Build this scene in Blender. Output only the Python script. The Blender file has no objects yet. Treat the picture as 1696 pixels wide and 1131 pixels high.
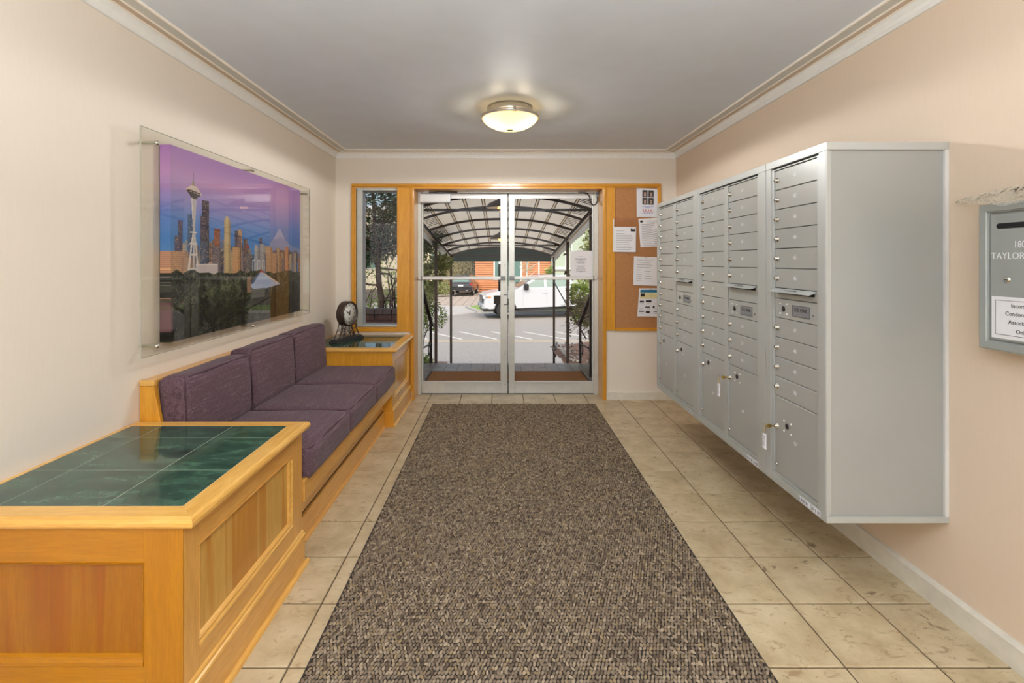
import bpy, bmesh, math, random
import numpy as np
from mathutils import Vector, Matrix, Euler
random.seed(7); rng = np.random.default_rng(7)
PI = math.pi
S = bpy.context.scene
COL = S.collection

# ------------------------------------------------------------------ camera
F_PX, EYE, U0, V0 = 817.0, 1.333, 830.0, 433.0          # focal length, eye height, vanishing point of the room
cam = bpy.data.cameras.new('camera'); camo = bpy.data.objects.new('camera', cam); COL.objects.link(camo)
camo.location = (0, 0, EYE); camo.rotation_euler = (PI/2, 0, 0)
cam.sensor_width = 36; cam.lens = F_PX/1696*36
cam.shift_x = (848-U0)/1696; cam.shift_y = -(565.5-V0)/1696
cam.clip_start = 0.05; cam.clip_end = 500
S.camera = camo
def wx(px, Y): return (px-U0)*Y/F_PX
def wz(py, Y): return EYE-(py-V0)*Y/F_PX

# ------------------------------------------------------------------ world, sun, area lights, exposure
w = bpy.data.worlds.new('sky'); S.world = w; w.use_nodes = True
wn = w.node_tree.nodes; wl = w.node_tree.links
sky = wn.new('ShaderNodeTexSky'); sky.sky_type = 'NISHITA'; sky.sun_disc = False
sky.sun_elevation = math.radians(42); sky.sun_rotation = math.radians(160); sky.air_density = 1.2; sky.dust_density = 4.0
bg = wn['Background']; wl.new(sky.outputs[0], bg.inputs[0]); bg.inputs[1].default_value = 0.20

def light(name, kind, loc, energy, color=(1, 1, 1), rot=(0, 0, 0), **kw):
    d = bpy.data.lights.new(name, kind); d.energy = energy; d.color = color
    for k, v in kw.items(): setattr(d, k, v)
    o = bpy.data.objects.new(name, d); o.location = loc; o.rotation_euler = rot; COL.objects.link(o); return o
light('sun', 'SUN', (0, 20, 30), 1.85, (1, .95, .87), (math.radians(48), 0, math.radians(-28)), angle=math.radians(3))
# unseen area lights behind the camera; upward and hall ones are added fill
light('lobby_panel_light', 'AREA', (0.05, -0.75, 2.34), 12, (.97, .98, 1), (0, 0, 0), shape='RECTANGLE', size=2.0, size_y=1.2)
light('ceiling_fill_light', 'AREA', (0.05, -0.35, 1.56), 118, (.88, .94, 1), (math.radians(180), 0, 0), shape='RECTANGLE', size=.9, size_y=.6)   # unseen light added behind the camera to brighten the ceiling
light('hall_fill_light', 'AREA', (0.05, -2.75, 1.55), 30, (.96, .98, 1), (math.radians(90), 0, 0), shape='RECTANGLE', size=2.6, size_y=1.5)  # upright fill light, added to brighten surfaces that face the camera
S.view_settings.view_transform = 'Standard'; S.view_settings.look = 'None'
S.view_settings.exposure = 0.17; S.view_settings.gamma = 1.0; S.view_settings.use_curve_mapping = False
S.cycles.use_denoising = True
S.cycles.max_bounces = 9; S.cycles.diffuse_bounces = 5; S.cycles.glossy_bounces = 4
S.cycles.transparent_max_bounces = 16; S.cycles.sample_clamp_indirect = 6.0
S.cycles.caustics_reflective = False; S.cycles.caustics_refractive = False

# ------------------------------------------------------------------ materials
def C(r, g, b):
    f = lambda v: (v/255/12.92) if v/255 <= .04045 else ((v/255+.055)/1.055)**2.4
    return (f(r), f(g), f(b), 1)
class NT:
    def __init__(s, name):
        s.m = bpy.data.materials.new(name); s.m.use_nodes = True
        s.n = s.m.node_tree.nodes; s.l = s.m.node_tree.links; s.b = s.n['Principled BSDF']; s.out = s.n['Material Output']
    def node(s, t, **kw):
        n = s.n.new(t)
        for k, v in kw.items():
            if k in n.inputs: n.inputs[k].default_value = v
            else: setattr(n, k, v)
        return n
    def link(s, a, b): s.l.new(a, b)
    def coord(s, scale=(1, 1, 1), kind='Object', rnd=False, rot=(0, 0, 0)):
        t = s.node('ShaderNodeTexCoord'); mp = s.node('ShaderNodeMapping'); mp.inputs['Scale'].default_value = scale; mp.inputs['Rotation'].default_value = rot
        src = t.outputs[kind]
        if rnd:
            oi = s.node('ShaderNodeObjectInfo'); mu = s.node('ShaderNodeMath', operation='MULTIPLY'); mu.inputs[1].default_value = 57.0
            s.link(oi.outputs['Random'], mu.inputs[0]); ad = s.node('ShaderNodeVectorMath', operation='ADD')
            s.link(src, ad.inputs[0]); s.link(mu.outputs[0], ad.inputs[1]); src = ad.outputs[0]
        s.link(src, mp.inputs[0]); return mp.outputs[0]
    def noise(s, vec, scale, detail=3, rough=.5, dist=0):
        n = s.node('ShaderNodeTexNoise'); n.inputs['Scale'].default_value = scale; n.inputs['Detail'].default_value = detail
        n.inputs['Roughness'].default_value = rough; n.inputs['Distortion'].default_value = dist
        s.link(vec, n.inputs['Vector']); return n.outputs['Fac']
    def ramp(s, fac, stops, interp='LINEAR'):
        r = s.node('ShaderNodeValToRGB'); cr = r.color_ramp; cr.interpolation = interp
        while len(cr.elements) < len(stops): cr.elements.new(.5)
        for e, (p, c) in zip(cr.elements, stops): e.position = p; e.color = c
        s.link(fac, r.inputs[0]); return r.outputs[0]
    def mix(s, fac, a, b, mode='MIX'):
        m = s.node('ShaderNodeMix', data_type='RGBA', blend_type=mode)
        for i, v in ((0, fac), (6, a), (7, b)):
            if hasattr(v, 'is_output'): s.link(v, m.inputs[i])
            else: m.inputs[i].default_value = v
        return m.outputs[2]
    def bump(s, h, strength=.3, dist=.002):
        b = s.node('ShaderNodeBump'); b.inputs['Strength'].default_value = strength; b.inputs['Distance'].default_value = dist
        s.link(h, b.inputs['Height']); s.link(b.outputs[0], s.b.inputs['Normal'])
    def set(s, col=None, rough=.5, metal=0, spec=.5, coat=0):
        if col is not None:
            if hasattr(col, 'is_output'): s.link(col, s.b.inputs['Base Color'])
            else: s.b.inputs['Base Color'].default_value = col
        s.b.inputs['Roughness'].default_value = rough; s.b.inputs['Metallic'].default_value = metal
        s.b.inputs['Specular IOR Level'].default_value = spec; s.b.inputs['Coat Weight'].default_value = coat
        s.b.inputs['Coat Roughness'].default_value = .12
        return s.m
M = {}
def mat(name, col, rough=.5, metal=0, spec=.5, var=.06, scale=30, bump=0, coat=0, bs=60):
    """paint, metal, plastic: one colour with a faint procedural variation"""
    t = NT(name); v = t.coord()
    f = t.noise(v, scale, 3)
    dark = tuple(c*(1-var) for c in col[:3])+(1,); light_ = tuple(min(1, c*(1+var)) for c in col[:3])+(1,)
    t.set(t.ramp(f, [(.3, dark), (.7, light_)]), rough, metal, spec, coat)
    if bump: t.bump(t.noise(v, bs, 4), bump)
    M[name] = t.m; return t.m

def wall_mat(name, col, bump=.12):
    t = NT(name); v = t.coord((1, 1, .16)); f = t.noise(v, 90, 4, .6)
    c2 = tuple(x*.96 for x in col[:3])+(1,)
    v2 = t.coord(); g = t.noise(v2, 1.3, 2)
    a = t.ramp(f, [(.3, c2), (.7, col)])
    t.set(t.mix(g, a, tuple(x*.97 for x in col[:3])+(1,)), .6, 0, .3); t.bump(f, bump, .001); M[name] = t.m
wall_mat('wall_paint', C(234, 223, 208))
wall_mat('wall_paint_right_shaded', C(228, 208, 186))  # same wallpaper; duller light on the right wall put into the colour
wall_mat('wall_paint_front', C(236, 227, 214))
mat('ceiling_paint', C(216, 222, 230), .55, spec=.25, var=.02, scale=6, bump=.10, bs=28)
mat('crown_white', C(236, 236, 232), .4, var=.02)
mat('crown_bead', C(250, 240, 226), .35, var=.01)
mat('crown_tan', C(206, 184, 160), .5, var=.02)
mat('crown_grey', C(208, 206, 198), .5, var=.02)
mat('baseboard_paint', C(222, 217, 204), .35, var=.07, scale=14)

def wood(name, a, b, axis='Z', rough=.28, streak=None, big=0.0):
    """varnished maple; grain runs along `axis`"""
    t = NT(name)
    sc = {'X': (1.2, 14, 14), 'Y': (14, 1.2, 14), 'Z': (14, 14, 1.2)}[axis]
    v = t.coord(sc); f = t.noise(v, 3.2, 5, .6, .6); g = t.noise(v, 16, 3, .6)
    c = t.ramp(f, [(.25, b), (.5, tuple((x+y)/2 for x, y in zip(a, b))), (.75, a)])
    if streak:
        sc2 = {'X': (.25, 9, 9), 'Y': (9, .25, 9), 'Z': (9, 9, .3)}[axis]
        h = t.noise(t.coord(sc2), 1.0, 2, .5, .8)
        c = t.mix(t.ramp(h, [(.50, (0, 0, 0, 1)), (.56, (1, 1, 1, 1))]), c, t.ramp(f, [(.3, streak), (.8, tuple(x*1.35 for x in streak[:3])+(1,))]))
    c = t.mix(t.ramp(g, [(.35, (0, 0, 0, 1)), (.62, (.35, .35, .35, 1))]), c, tuple(x*.8 for x in b[:3])+(1,))
    t.set(c, rough, 0, .5, .25); t.bump(g, .05, .0006); M[name] = t.m
for ax in 'XYZ':
    wood('maple_'+ax, C(232, 178, 96), C(206, 146, 62), ax)
    wood('trim_'+ax, C(232, 168, 56), C(210, 142, 32), ax, .3)
wood('maple_panel', C(216, 170, 88), C(200, 150, 66), 'Z', .25, streak=C(182, 122, 44))
wood('maple_front', C(186, 124, 10), C(168, 106, 2), 'Z', .3)  # darker copies of the maple: low light on the camera-facing side painted in
wood('maple_front_X', C(188, 126, 12), C(170, 108, 2), 'X', .3)
wood('maple_front_panel', C(168, 108, 8), C(150, 90, 4), 'Z', .3, streak=C(142, 78, 2))
wood('maple_edge_X', C(238, 188, 104), C(216, 158, 70), 'X', .25)
wood('maple_edge_Y', C(238, 188, 104), C(216, 158, 70), 'Y', .25)

# floor tile: buff stone-look ceramic with darker pits and smears
t = NT('floor_tile'); v = t.coord(rnd=True); f = t.noise(v, 7, 5, .62); g = t.noise(v, 11, 6, .7, .5); h = t.noise(t.coord((1.2, 2.4, 1), rnd=True), 12, 5, .6, 1.4)
base = t.ramp(f, [(.3, C(172, 151, 116)), (.52, C(196, 177, 142)), (.72, C(210, 193, 160))])
spots = t.ramp(h, [(.57, (0, 0, 0, 1)), (.69, (.75, .75, .75, 1))])
c = t.mix(spots, base, C(150, 122, 88)); pits = t.ramp(g, [(.63, (0, 0, 0, 1)), (.68, (.8, .8, .8, 1))]); c = t.mix(pits, c, C(112, 88, 62))
t.set(c, .34, 0, .45); t.bump(t.mix(.5, f, spots), .18, .0012); M['floor_tile'] = t.m
mat('grout', C(104, 86, 64), .9, var=.15, scale=50, bump=.4)
mat('porch_grout', C(36, 33, 31), .95, var=.1)
t = NT('porch_tile'); v = t.coord(rnd=True); t.set(t.ramp(t.noise(v, 9, 4), [(.3, C(120, 108, 100)), (.7, C(150, 138, 130))]), .35); M['porch_tile'] = t.m
t = NT('marble'); v = t.coord((1, 1, 1), rnd=True, rot=(0, 0, .5)); f = t.noise(t.coord((1.6, 4, 1), rnd=True, rot=(0, 0, .5)), 4, 10, .72, .25); g = t.noise(v, 26, 6, .7, .4)
c = t.ramp(f, [(.30, C(26, 44, 36)), (.46, C(44, 72, 60)), (.60, C(66, 96, 80)), (.85, C(112, 136, 116))])
c = t.mix(t.ramp(g, [(.63, (0, 0, 0, 1)), (.68, (.85, .85, .85, 1))]), c, C(12, 20, 17)); t.set(c, .07, 0, .55); M['marble'] = t.m
mat('marble_grout', C(172, 178, 160), .6)
# fabric with light threads running along the bench
t = NT('fabric'); a = t.noise(t.coord((330, 2.0, 330)), 1, 3, .6); b = t.noise(t.coord((120, 330, 120)), 1.2, 2); d = t.noise(t.coord((1, 1, 1)), 420, 2)
c = t.mix(b, C(80, 58, 67), C(122, 97, 105)); c = t.mix(t.ramp(a, [(.57, (0, 0, 0, 1)), (.66, (.7, .7, .7, 1))]), c, C(158, 134, 138)); e = t.noise(t.coord((40, 420, 40)), 1, 2, .6); c = t.mix(t.ramp(e, [(.5, (0, 0, 0, 1)), (.62, (.4, .4, .4, 1))]), c, C(48, 32, 40))
c = t.mix(t.ramp(d, [(.5, (0, 0, 0, 1)), (.7, (.5, .5, .5, 1))]), c, C(52, 34, 42)); t.set(c, .95, 0, .1); t.b.inputs['Sheen Weight'].default_value = .1
t.bump(t.mix(.5, a, b), .5, .0015); M['fabric'] = t.m
mat('piping_fabric', C(72, 50, 58), .95, var=.25, scale=300)
mat('mailbox_paint', C(188, 191, 188), .42, .35, var=.02, scale=3)
mat('mailbox_end', C(166, 168, 165), .38, .3, var=.03, scale=2.2)
mat('mailbox_door', C(184, 186, 183), .30, .35, var=.02, scale=4)
mat('dark_gap', C(18, 18, 20), .8)
mat('nickel', C(204, 200, 190), .22, .9, var=.1, scale=60)
mat('brass', C(190, 160, 90), .3, .85)
mat('lamp_nickel', C(205, 198, 186), .25, .9)
mat('aluminium', C(206, 208, 202), .33, .35, var=.05, scale=12)
mat('aluminium_bright', C(222, 222, 220), .35, .25, var=.04, scale=8)
mat('closer_grey', C(196, 200, 204), .4, .3)
mat('steel_dark', C(120, 124, 126), .4, .6)
mat('iron_dark', C(46, 38, 34), .5, .3, var=.15)
mat('canopy_frame', C(58, 42, 34), .55, .1)
mat('purlin', C(236, 216, 194), .5)
mat('clock_metal', C(72, 58, 52), .45, .4, var=.12)
mat('clock_base', C(58, 58, 60), .5, .2, var=.2, scale=40)
mat('clock_dial', C(214, 214, 206), .5, var=.04)
mat('ink', C(34, 32, 34), .6)
mat('ink_soft', C(140, 140, 146), .7)
mat('ink_white', C(236, 238, 240), .5)
mat('paper', C(236, 236, 240), .7, var=.02)
mat('paper_cool', C(226, 228, 236), .7, var=.02)
mat('face_skin', C(186, 160, 146), .7, var=.1)
mat('hair_dark', C(62, 54, 52), .7)
mat('red_ink', C(206, 96, 92), .7); mat('blue_ink', C(104, 126, 196), .7)
mat('flyer_blue', C(36, 118, 152), .6); mat('flyer_cream', C(222, 214, 158), .6)
mat('drop_box_paint', C(158, 162, 158), .4, .15, var=.03, scale=6)
mat('plate_grey', C(150, 152, 158), .35, .5)
t = NT('cork'); v = t.coord(); f = t.noise(v, 160, 5, .7); g = t.noise(v, 5, 3)
c = t.ramp(f, [(.3, C(150, 100, 58)), (.5, C(182, 130, 84)), (.7, C(204, 156, 108))]); t.set(t.mix(g, c, C(176, 124, 78)), .9); t.bump(f, .3, .001); M['cork'] = t.m
mat('door_mat', C(150, 98, 50), .95, var=.35, scale=90, bump=.8, bs=400)
mat('rug_base', C(44, 36, 30), 1, var=.1)
mat('rug_edge', C(52, 44, 38), .8)
t = NT('rug_pile'); at_ = t.node('ShaderNodeAttribute', attribute_name='tuft'); t.set(at_.outputs['Color'], .95, 0, .15); M['rug_pile'] = t.m
t = NT('city_print'); at_ = t.node('ShaderNodeAttribute', attribute_name='ink'); t.set(at_.outputs['Color'], .5, 0, .4); M['city_print'] = t.m

def clear(name, tint, gloss=.06, rough=.0, fac=None, ior=1.45):
    t = NT(name); t.n.remove(t.b)
    tr = t.node('ShaderNodeBsdfTransparent'); tr.inputs[0].default_value = tint
    gl = t.node('ShaderNodeBsdfGlossy'); gl.inputs['Roughness'].default_value = rough; gl.inputs[0].default_value = (1, 1, 1, 1)
    fr = t.node('ShaderNodeFresnel'); fr.inputs[0].default_value = ior
    ge = t.node('ShaderNodeNewGeometry'); iv = t.node('ShaderNodeMath', operation='SUBTRACT'); iv.inputs[0].default_value = 1.0; t.link(ge.outputs['Backfacing'], iv.inputs[1])
    mu = t.node('ShaderNodeMath', operation='MULTIPLY'); t.link(fr.outputs[0], mu.inputs[0]); t.link(iv.outputs[0], mu.inputs[1])
    mx = t.node('ShaderNodeMixShader'); t.link(mu.outputs[0], mx.inputs[0]); t.link(tr.outputs[0], mx.inputs[1]); t.link(gl.outputs[0], mx.inputs[2])
    t.link(mx.outputs[0], t.out.inputs[0]); M[name] = t.m
clear('door_glass', (.97, .98, .98, 1), ior=1.25)
clear('window_glass', (.80, .82, .86, 1), ior=1.5)
clear('acrylic', (.93, .925, .90, 1), ior=1.42)
clear('sleeve', (.92, .86, .82, 1), ior=1.5, rough=.2)
clear('car_glass', (.34, .40, .42, 1), ior=1.6)
# crumpled clear plastic film
t = NT('plastic_film'); t.n.remove(t.b)
tr = t.node('ShaderNodeBsdfTransparent'); tr.inputs[0].default_value = (.93, .92, .88, 1)
df = t.node('ShaderNodeBsdfPrincipled'); df.inputs['Base Color'].default_value = C(228, 224, 212); df.inputs['Roughness'].default_value = .15
mx = t.node('ShaderNodeMixShader'); lw = t.node('ShaderNodeLayerWeight'); lw.inputs[0].default_value = .35
rr = t.node('ShaderNodeMapRange'); rr.inputs['To Min'].default_value = .12; rr.inputs['To Max'].default_value = .6
t.link(lw.outputs['Facing'], rr.inputs[0]); t.link(rr.outputs[0], mx.inputs[0]); t.link(tr.outputs[0], mx.inputs[1]); t.link(df.outputs[0], mx.inputs[2]); t.link(mx.outputs[0], t.out.inputs[0]); M['plastic_film'] = t.m
mat('acrylic_edge', C(176, 176, 160), .15, var=.02)

def translucent(name, col, tcol, fac, emis=0, rough=.4):
    t = NT(name); t.set(col, rough, 0, .4)
    tl = t.node('ShaderNodeBsdfTranslucent'); tl.inputs[0].default_value = tcol
    mx = t.node('ShaderNodeMixShader'); mx.inputs[0].default_value = fac
    t.link(t.b.outputs[0], mx.inputs[1]); t.link(tl.outputs[0], mx.inputs[2]); t.link(mx.outputs[0], t.out.inputs[0])
    if emis: t.b.inputs['Emission Color'].default_value = tcol; t.b.inputs['Emission Strength'].default_value = emis
    M[name] = t.m
translucent('lamp_glass', C(250, 228, 180), C(255, 212, 128), .5, emis=.5)
translucent('canopy_canvas', C(206, 196, 180), C(226, 212, 190), .5)
translucent('purlin_sleeve', C(250, 236, 220), C(250, 236, 216), .85)
translucent('canopy_green', C(34, 62, 52), C(30, 58, 46), .25)
translucent('canopy_side', C(222, 222, 216), C(214, 214, 206), .5)
t = NT('warm_bulb'); t.set((1, 1, 1, 1)); t.b.inputs['Emission Color'].default_value = C(255, 190, 90); t.b.inputs['Emission Strength'].default_value = 3.0; M['warm_bulb'] = t.m
# outside
t = NT('asphalt'); v = t.coord(); f = t.noise(v, 22, 5, .8); g = t.noise(v, .35, 3)
c = t.ramp(f, [(.3, C(138, 130, 122)), (.5, C(170, 162, 153)), (.7, C(200, 193, 184))]); t.set(t.mix(g, c, C(164, 157, 150)), .9); M['asphalt'] = t.m
mat('concrete', C(196, 190, 182), .9, var=.05, scale=3)
mat('paving_brick', C(188, 172, 158), .9, var=.12, scale=1.5)
mat('line_white', C(226, 222, 212), .8); mat('line_yellow', C(226, 200, 150), .8)
mat('bark_mulch', C(150, 116, 98), 1, var=.5, scale=40, bump=1, bs=60)
mat('lawn', C(142, 168, 84), .9, var=.25, scale=30)
t = NT('brick_clay'); v = t.coord(rnd=True); t.set(t.ramp(t.noise(v, 20, 4), [(.3, C(66, 42, 34)), (.7, C(98, 64, 50))]), .85); M['brick_clay'] = t.m
mat('mortar', C(110, 96, 86), .95); mat('brick_cap', C(88, 72, 64), .8)
t = NT('cedar_siding'); v = t.coord((.6, 1, 8)); t.set(t.ramp(t.noise(v, 3, 4, .6), [(.3, C(184, 112, 70)), (.7, C(220, 152, 106))]), .7); M['cedar_siding'] = t.m
mat('stucco_cream', C(216, 204, 172), .9, var=.12, scale=2)
mat('facade_green', C(176, 190, 172), .8); mat('facade_white', C(226, 226, 222), .7)
t = NT('window_teal'); t.set(C(96, 128, 122), .08, .0, .8); M['window_teal'] = t.m
mat('truck_white', C(198, 202, 208), .25, coat=.5, var=.01); mat('truck_grey', C(170, 176, 180), .4)
mat('tyre', C(38, 38, 40), .85); mat('black_plastic', C(30, 30, 32), .5); mat('rim_metal', C(196, 196, 196), .3, .7)
mat('suv_black', C(34, 36, 42), .2, coat=.6, var=.02); mat('amber_lens', C(226, 130, 60), .3); mat('red_lens', C(170, 40, 36), .3); mat('lens_clear', C(222, 226, 230), .15)
mat('bark', C(70, 56, 46), .95, var=.3, scale=40); mat('twig', C(104, 90, 80), .95, var=.3, scale=60)
def leaf(name, a, b):
    t = NT(name); oi = t.node('ShaderNodeAttribute', attribute_name='shade')
    c = t.mix(oi.outputs['Fac'], a, b); t.link(c, t.b.inputs['Base Color']); t.b.inputs['Roughness'].default_value = .45
    tl = t.node('ShaderNodeBsdfTranslucent'); t.link(c, tl.inputs[0]); mx = t.node('ShaderNodeMixShader'); mx.inputs[0].default_value = .3
    t.link(t.b.outputs[0], mx.inputs[1]); t.link(tl.outputs[0], mx.inputs[2]); t.link(mx.outputs[0], t.out.inputs[0]); M[name] = t.m
leaf('leaf_olive', C(112, 118, 62), C(196, 200, 140)); leaf('leaf_deep', C(30, 44, 28), C(84, 106, 58)); leaf('leaf_bright', C(110, 140, 56), C(186, 200, 110)); leaf('leaf_straw', C(170, 160, 116), C(214, 204, 166))

# ------------------------------------------------------------------ mesh helpers
class MB:
    """collects shapes; build() links them as ONE mesh object"""
    def __init__(s): s.v = []; s.f = []; s.sm = []
    def add(s, vs, fs, smooth=False):
        o = len(s.v); s.v.extend([tuple(p) for p in vs]); s.f.extend([tuple(i+o for i in f) for f in fs]); s.sm.extend([smooth]*len(fs)); return s
    def box(s, x0, x1, y0, y1, z0, z1, m=None):
        vs = [(x, y, z) for x in (x0, x1) for y in (y0, y1) for z in (z0, z1)]
        if m is not None: vs = [m @ Vector(p) for p in vs]
        return s.add(vs, [(0, 1, 3, 2), (4, 6, 7, 5), (0, 4, 5, 1), (2, 3, 7, 6), (0, 2, 6, 4), (1, 5, 7, 3)])
    def prism(s, pts, a, b, axis='Y', smooth=False):
        """extrude a 2D outline between a and b along axis; pts in the two other axes in order"""
        n = len(pts)
        def P(p, t):
            return {'X': (t, p[0], p[1]), 'Y': (p[0], t, p[1]), 'Z': (p[0], p[1], t)}[axis]
        vs = [P(p, a) for p in pts]+[P(p, b) for p in pts]
        o = len(s.v); s.v.extend(vs)
        ar = sum(pts[i][0]*pts[(i+1) % n][1]-pts[(i+1) % n][0]*pts[i][1] for i in range(n))
        side = [(i, (i+1) % n, n+(i+1) % n, n+i) for i in range(n)]
        s.f.extend([tuple(k+o for k in q) for q in side]); s.sm.extend([smooth]*n)
        s.f.append(tuple(o+i for i in reversed(range(n)))); s.f.append(tuple(o+n+i for i in range(n))); s.sm.extend([False]*2)
        return s
    def tube(s, pts, r, n=8, closed=False, cap=True):
        pts = [Vector(p) for p in pts]; rs = r if isinstance(r, (list, tuple)) else [r]*len(pts)
        rings = []; up = None; L = len(pts)
        for i, p in enumerate(pts):
            a = pts[(i-1) % L] if (closed or i > 0) else pts[i]; b = pts[(i+1) % L] if (closed or i < L-1) else pts[i]
            d = (b-a).normalized() if (b-a).length > 1e-9 else Vector((0, 0, 1))
            if up is None:
                up = Vector((0, 0, 1)) if abs(d.z) < .9 else Vector((1, 0, 0))
            x = d.cross(up)
            if x.length < 1e-4: up = Vector((1, 0, 0)); x = d.cross(up)
            x.normalize(); up = x.cross(d).normalized()
            rings.append([p+(x*math.cos(k*2*PI/n)+up*math.sin(k*2*PI/n))*rs[i] for k in range(n)])
        vs = [q for rg in rings for q in rg]; fs = []
        m = L if closed else L-1
        for i in range(m):
            j = (i+1) % L
            fs += [(i*n+k, i*n+(k+1) % n, j*n+(k+1) % n, j*n+k) for k in range(n)]
        s.add(vs, fs, True)
        if not closed and cap:
            o = len(s.v)-len(vs)
            s.f.append(tuple(o+k for k in reversed(range(n)))); s.f.append(tuple(o+(L-1)*n+k for k in range(n))); s.sm += [False, False]
        return s
    def lathe(s, prof, c=(0, 0, 0), axis='Z', n=32, smooth=True, cap=False):
        """prof: (radius, height) pairs"""
        vs = []
        for (r, h) in prof:
            for k in range(n):
                a = 2*PI*k/n; x, y = r*math.cos(a), r*math.sin(a)
                p = {'Z': (x, y, h), 'X': (h, x, y), 'Y': (y, h, x)}[axis]
                vs.append((p[0]+c[0], p[1]+c[1], p[2]+c[2]))
        fs = [(i*n+k, i*n+(k+1) % n, (i+1)*n+(k+1) % n, (i+1)*n+k) for i in range(len(prof)-1) for k in range(n)]
        o = len(s.v); s.add(vs, fs, smooth)
        if cap:
            s.f.append(tuple(o+k for k in reversed(range(n)))); s.f.append(tuple(o+(len(prof)-1)*n+k for k in range(n))); s.sm += [False, False]
        return s
    def xf(s, m): s.v = [tuple(m @ Vector(p)) for p in s.v]; return s
    def mesh(s, name, mt=None, off=(0, 0, 0)):
        me = bpy.data.meshes.new(name)
        vs = [(p[0]-off[0], p[1]-off[1], p[2]-off[2]) for p in s.v] if any(off) else s.v
        me.from_pydata(vs, [], s.f); me.polygons.foreach_set('use_smooth', s.sm)
        if mt: me.materials.append(M[mt] if isinstance(mt, str) else mt)
        me.update(); return me
ORG = {}
def link(name, data, parent=None, loc=(0, 0, 0), rot=(0, 0, 0)):
    o = bpy.data.objects.new(name, data); COL.objects.link(o); o.parent = parent; o.location = loc; o.rotation_euler = rot; return o
def tag(o, label=None, cat=None, group=None, kind=None):
    for k, v in (('label', label), ('category', cat), ('group', group), ('kind', kind)):
        if v: o[k] = v
    return o
def thing(name, label, cat, loc=(0, 0, 0), rotz=0, group=None, local=False):
    """Empty at the base of a thing; parts built in world coordinates are shifted to it (unless local)"""
    o = link(name, None, None, loc, (0, 0, rotz)); o.empty_display_size = .1; ORG[o.name] = (0, 0, 0) if local else tuple(loc)
    return tag(o, label, cat, group)
def part(name, mb, mt, parent, bevel=0, seg=2, label=None, kind=None, flip=True):
    off = ORG[parent.name]
    me = mb.mesh(name, mt, off); o = link(name, me, parent); ORG[o.name] = off
    if bevel: bev(o, bevel, seg)
    if label: o['label'] = label
    if kind: o['kind'] = kind
    fixn(me); return o
def one(name, mb, mt, label, cat, group=None, bevel=0, kind=None, seg=2):
    """a thing or a piece of setting that is a single mesh, origin at its base"""
    xs = np.array(mb.v); c = ((xs[:, 0].min()+xs[:, 0].max())/2, (xs[:, 1].min()+xs[:, 1].max())/2, xs[:, 2].min())
    c = tuple(float(q) for q in c)
    me = mb.mesh(name, mt, c); fixn(me); o = link(name, me, None, c); ORG[o.name] = c
    if bevel: bev(o, bevel, seg)
    return tag(o, label, cat, group, kind)
def struct(name, mb, mt, bevel=0): return one(name, mb, mt, None, None, kind='structure', bevel=bevel)
def fixn(me):
    bm = bmesh.new(); bm.from_mesh(me); bmesh.ops.recalc_face_normals(bm, faces=bm.faces); bm.to_mesh(me); bm.free()
def bev(o, wd, seg=2):
    m = o.modifiers.new('bevel', 'BEVEL'); m.width = wd; m.segments = seg; m.limit_method = 'ANGLE'; m.angle_limit = math.radians(40)
def grid_mesh(name, V, faces, mt, smooth=False):
    me = bpy.data.meshes.new(name); me.vertices.add(len(V)); me.vertices.foreach_set('co', np.asarray(V, dtype=np.float32).ravel())
    faces = np.asarray(faces, dtype=np.int32); nf, k = faces.shape
    me.loops.add(nf*k); me.loops.foreach_set('vertex_index', faces.ravel())
    me.polygons.add(nf); me.polygons.foreach_set('loop_start', np.arange(0, nf*k, k, dtype=np.int32)); me.polygons.foreach_set('loop_total', np.full(nf, k, dtype=np.int32))
    me.polygons.foreach_set('use_smooth', np.full(nf, smooth)); me.update(calc_edges=True); me.validate(); me.materials.append(M[mt]); return me
def text_mesh(txt, size, mt, extrude=.0005, align='CENTER', res=2):
    cu = bpy.data.curves.new('lettering', 'FONT'); cu.body = txt; cu.size = size; cu.extrude = extrude; cu.align_x = align; cu.align_y = 'CENTER'; cu.resolution_u = res
    o = bpy.data.objects.new('lettering', cu); COL.objects.link(o)
    dg = bpy.context.evaluated_depsgraph_get(); me = bpy.data.meshes.new_from_object(o.evaluated_get(dg))
    bpy.data.objects.remove(o); bpy.data.curves.remove(cu); me.materials.clear(); me.materials.append(M[mt]); me.name = 'lettering'; return me
R_LEFTFACE = Matrix(((0, 0, -1), (-1, 0, 0), (0, 1, 0))).to_euler()    # lettering that faces -X

# ================================================================== the room
XL, XR, YF, YB, ZC = -1.60, 1.69, 4.766, -3.0, 2.385
YD = 4.95                                                     # inner face of the glass doors
struct('wall_left', MB().box(XL-.15, XL, YB, 5.1, -.15, ZC+.12), 'wall_paint')
struct('wall_right', MB().box(XR, XR+.15, YB, 5.1, -.15, ZC+.12), 'wall_paint_right_shaded')
struct('wall_back', MB().box(XL-.15, XR+.15, YB-.15, YB, -.15, ZC+.12), 'wall_paint')
f = MB()
f.box(XL, -1.40, YF, 5.1, 0, ZC); f.box(-1.40, -1.003, YF, 5.1, 0, .70); f.box(-1.40, -1.003, YF, 5.1, 2.04, ZC)
f.box(-1.003, -.845, YF, 5.1, 0, ZC); f.box(-.845, .985, YF, 5.1, 2.04, ZC); f.box(.985, XR, YF, 5.1, 0, ZC)
struct('wall_front', f, 'wall_paint_front')
struct('ceiling', MB().box(XL, XR, YB, 5.1, ZC, ZC+.12), 'ceiling_paint')
floor = struct('floor', MB().box(XL, XR, .7, 5.1, -.15, -.005), 'grout')
struct('floor_lobby', MB().box(XL, XR, YB, .7, -.15, 0), 'floor_tile')
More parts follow.
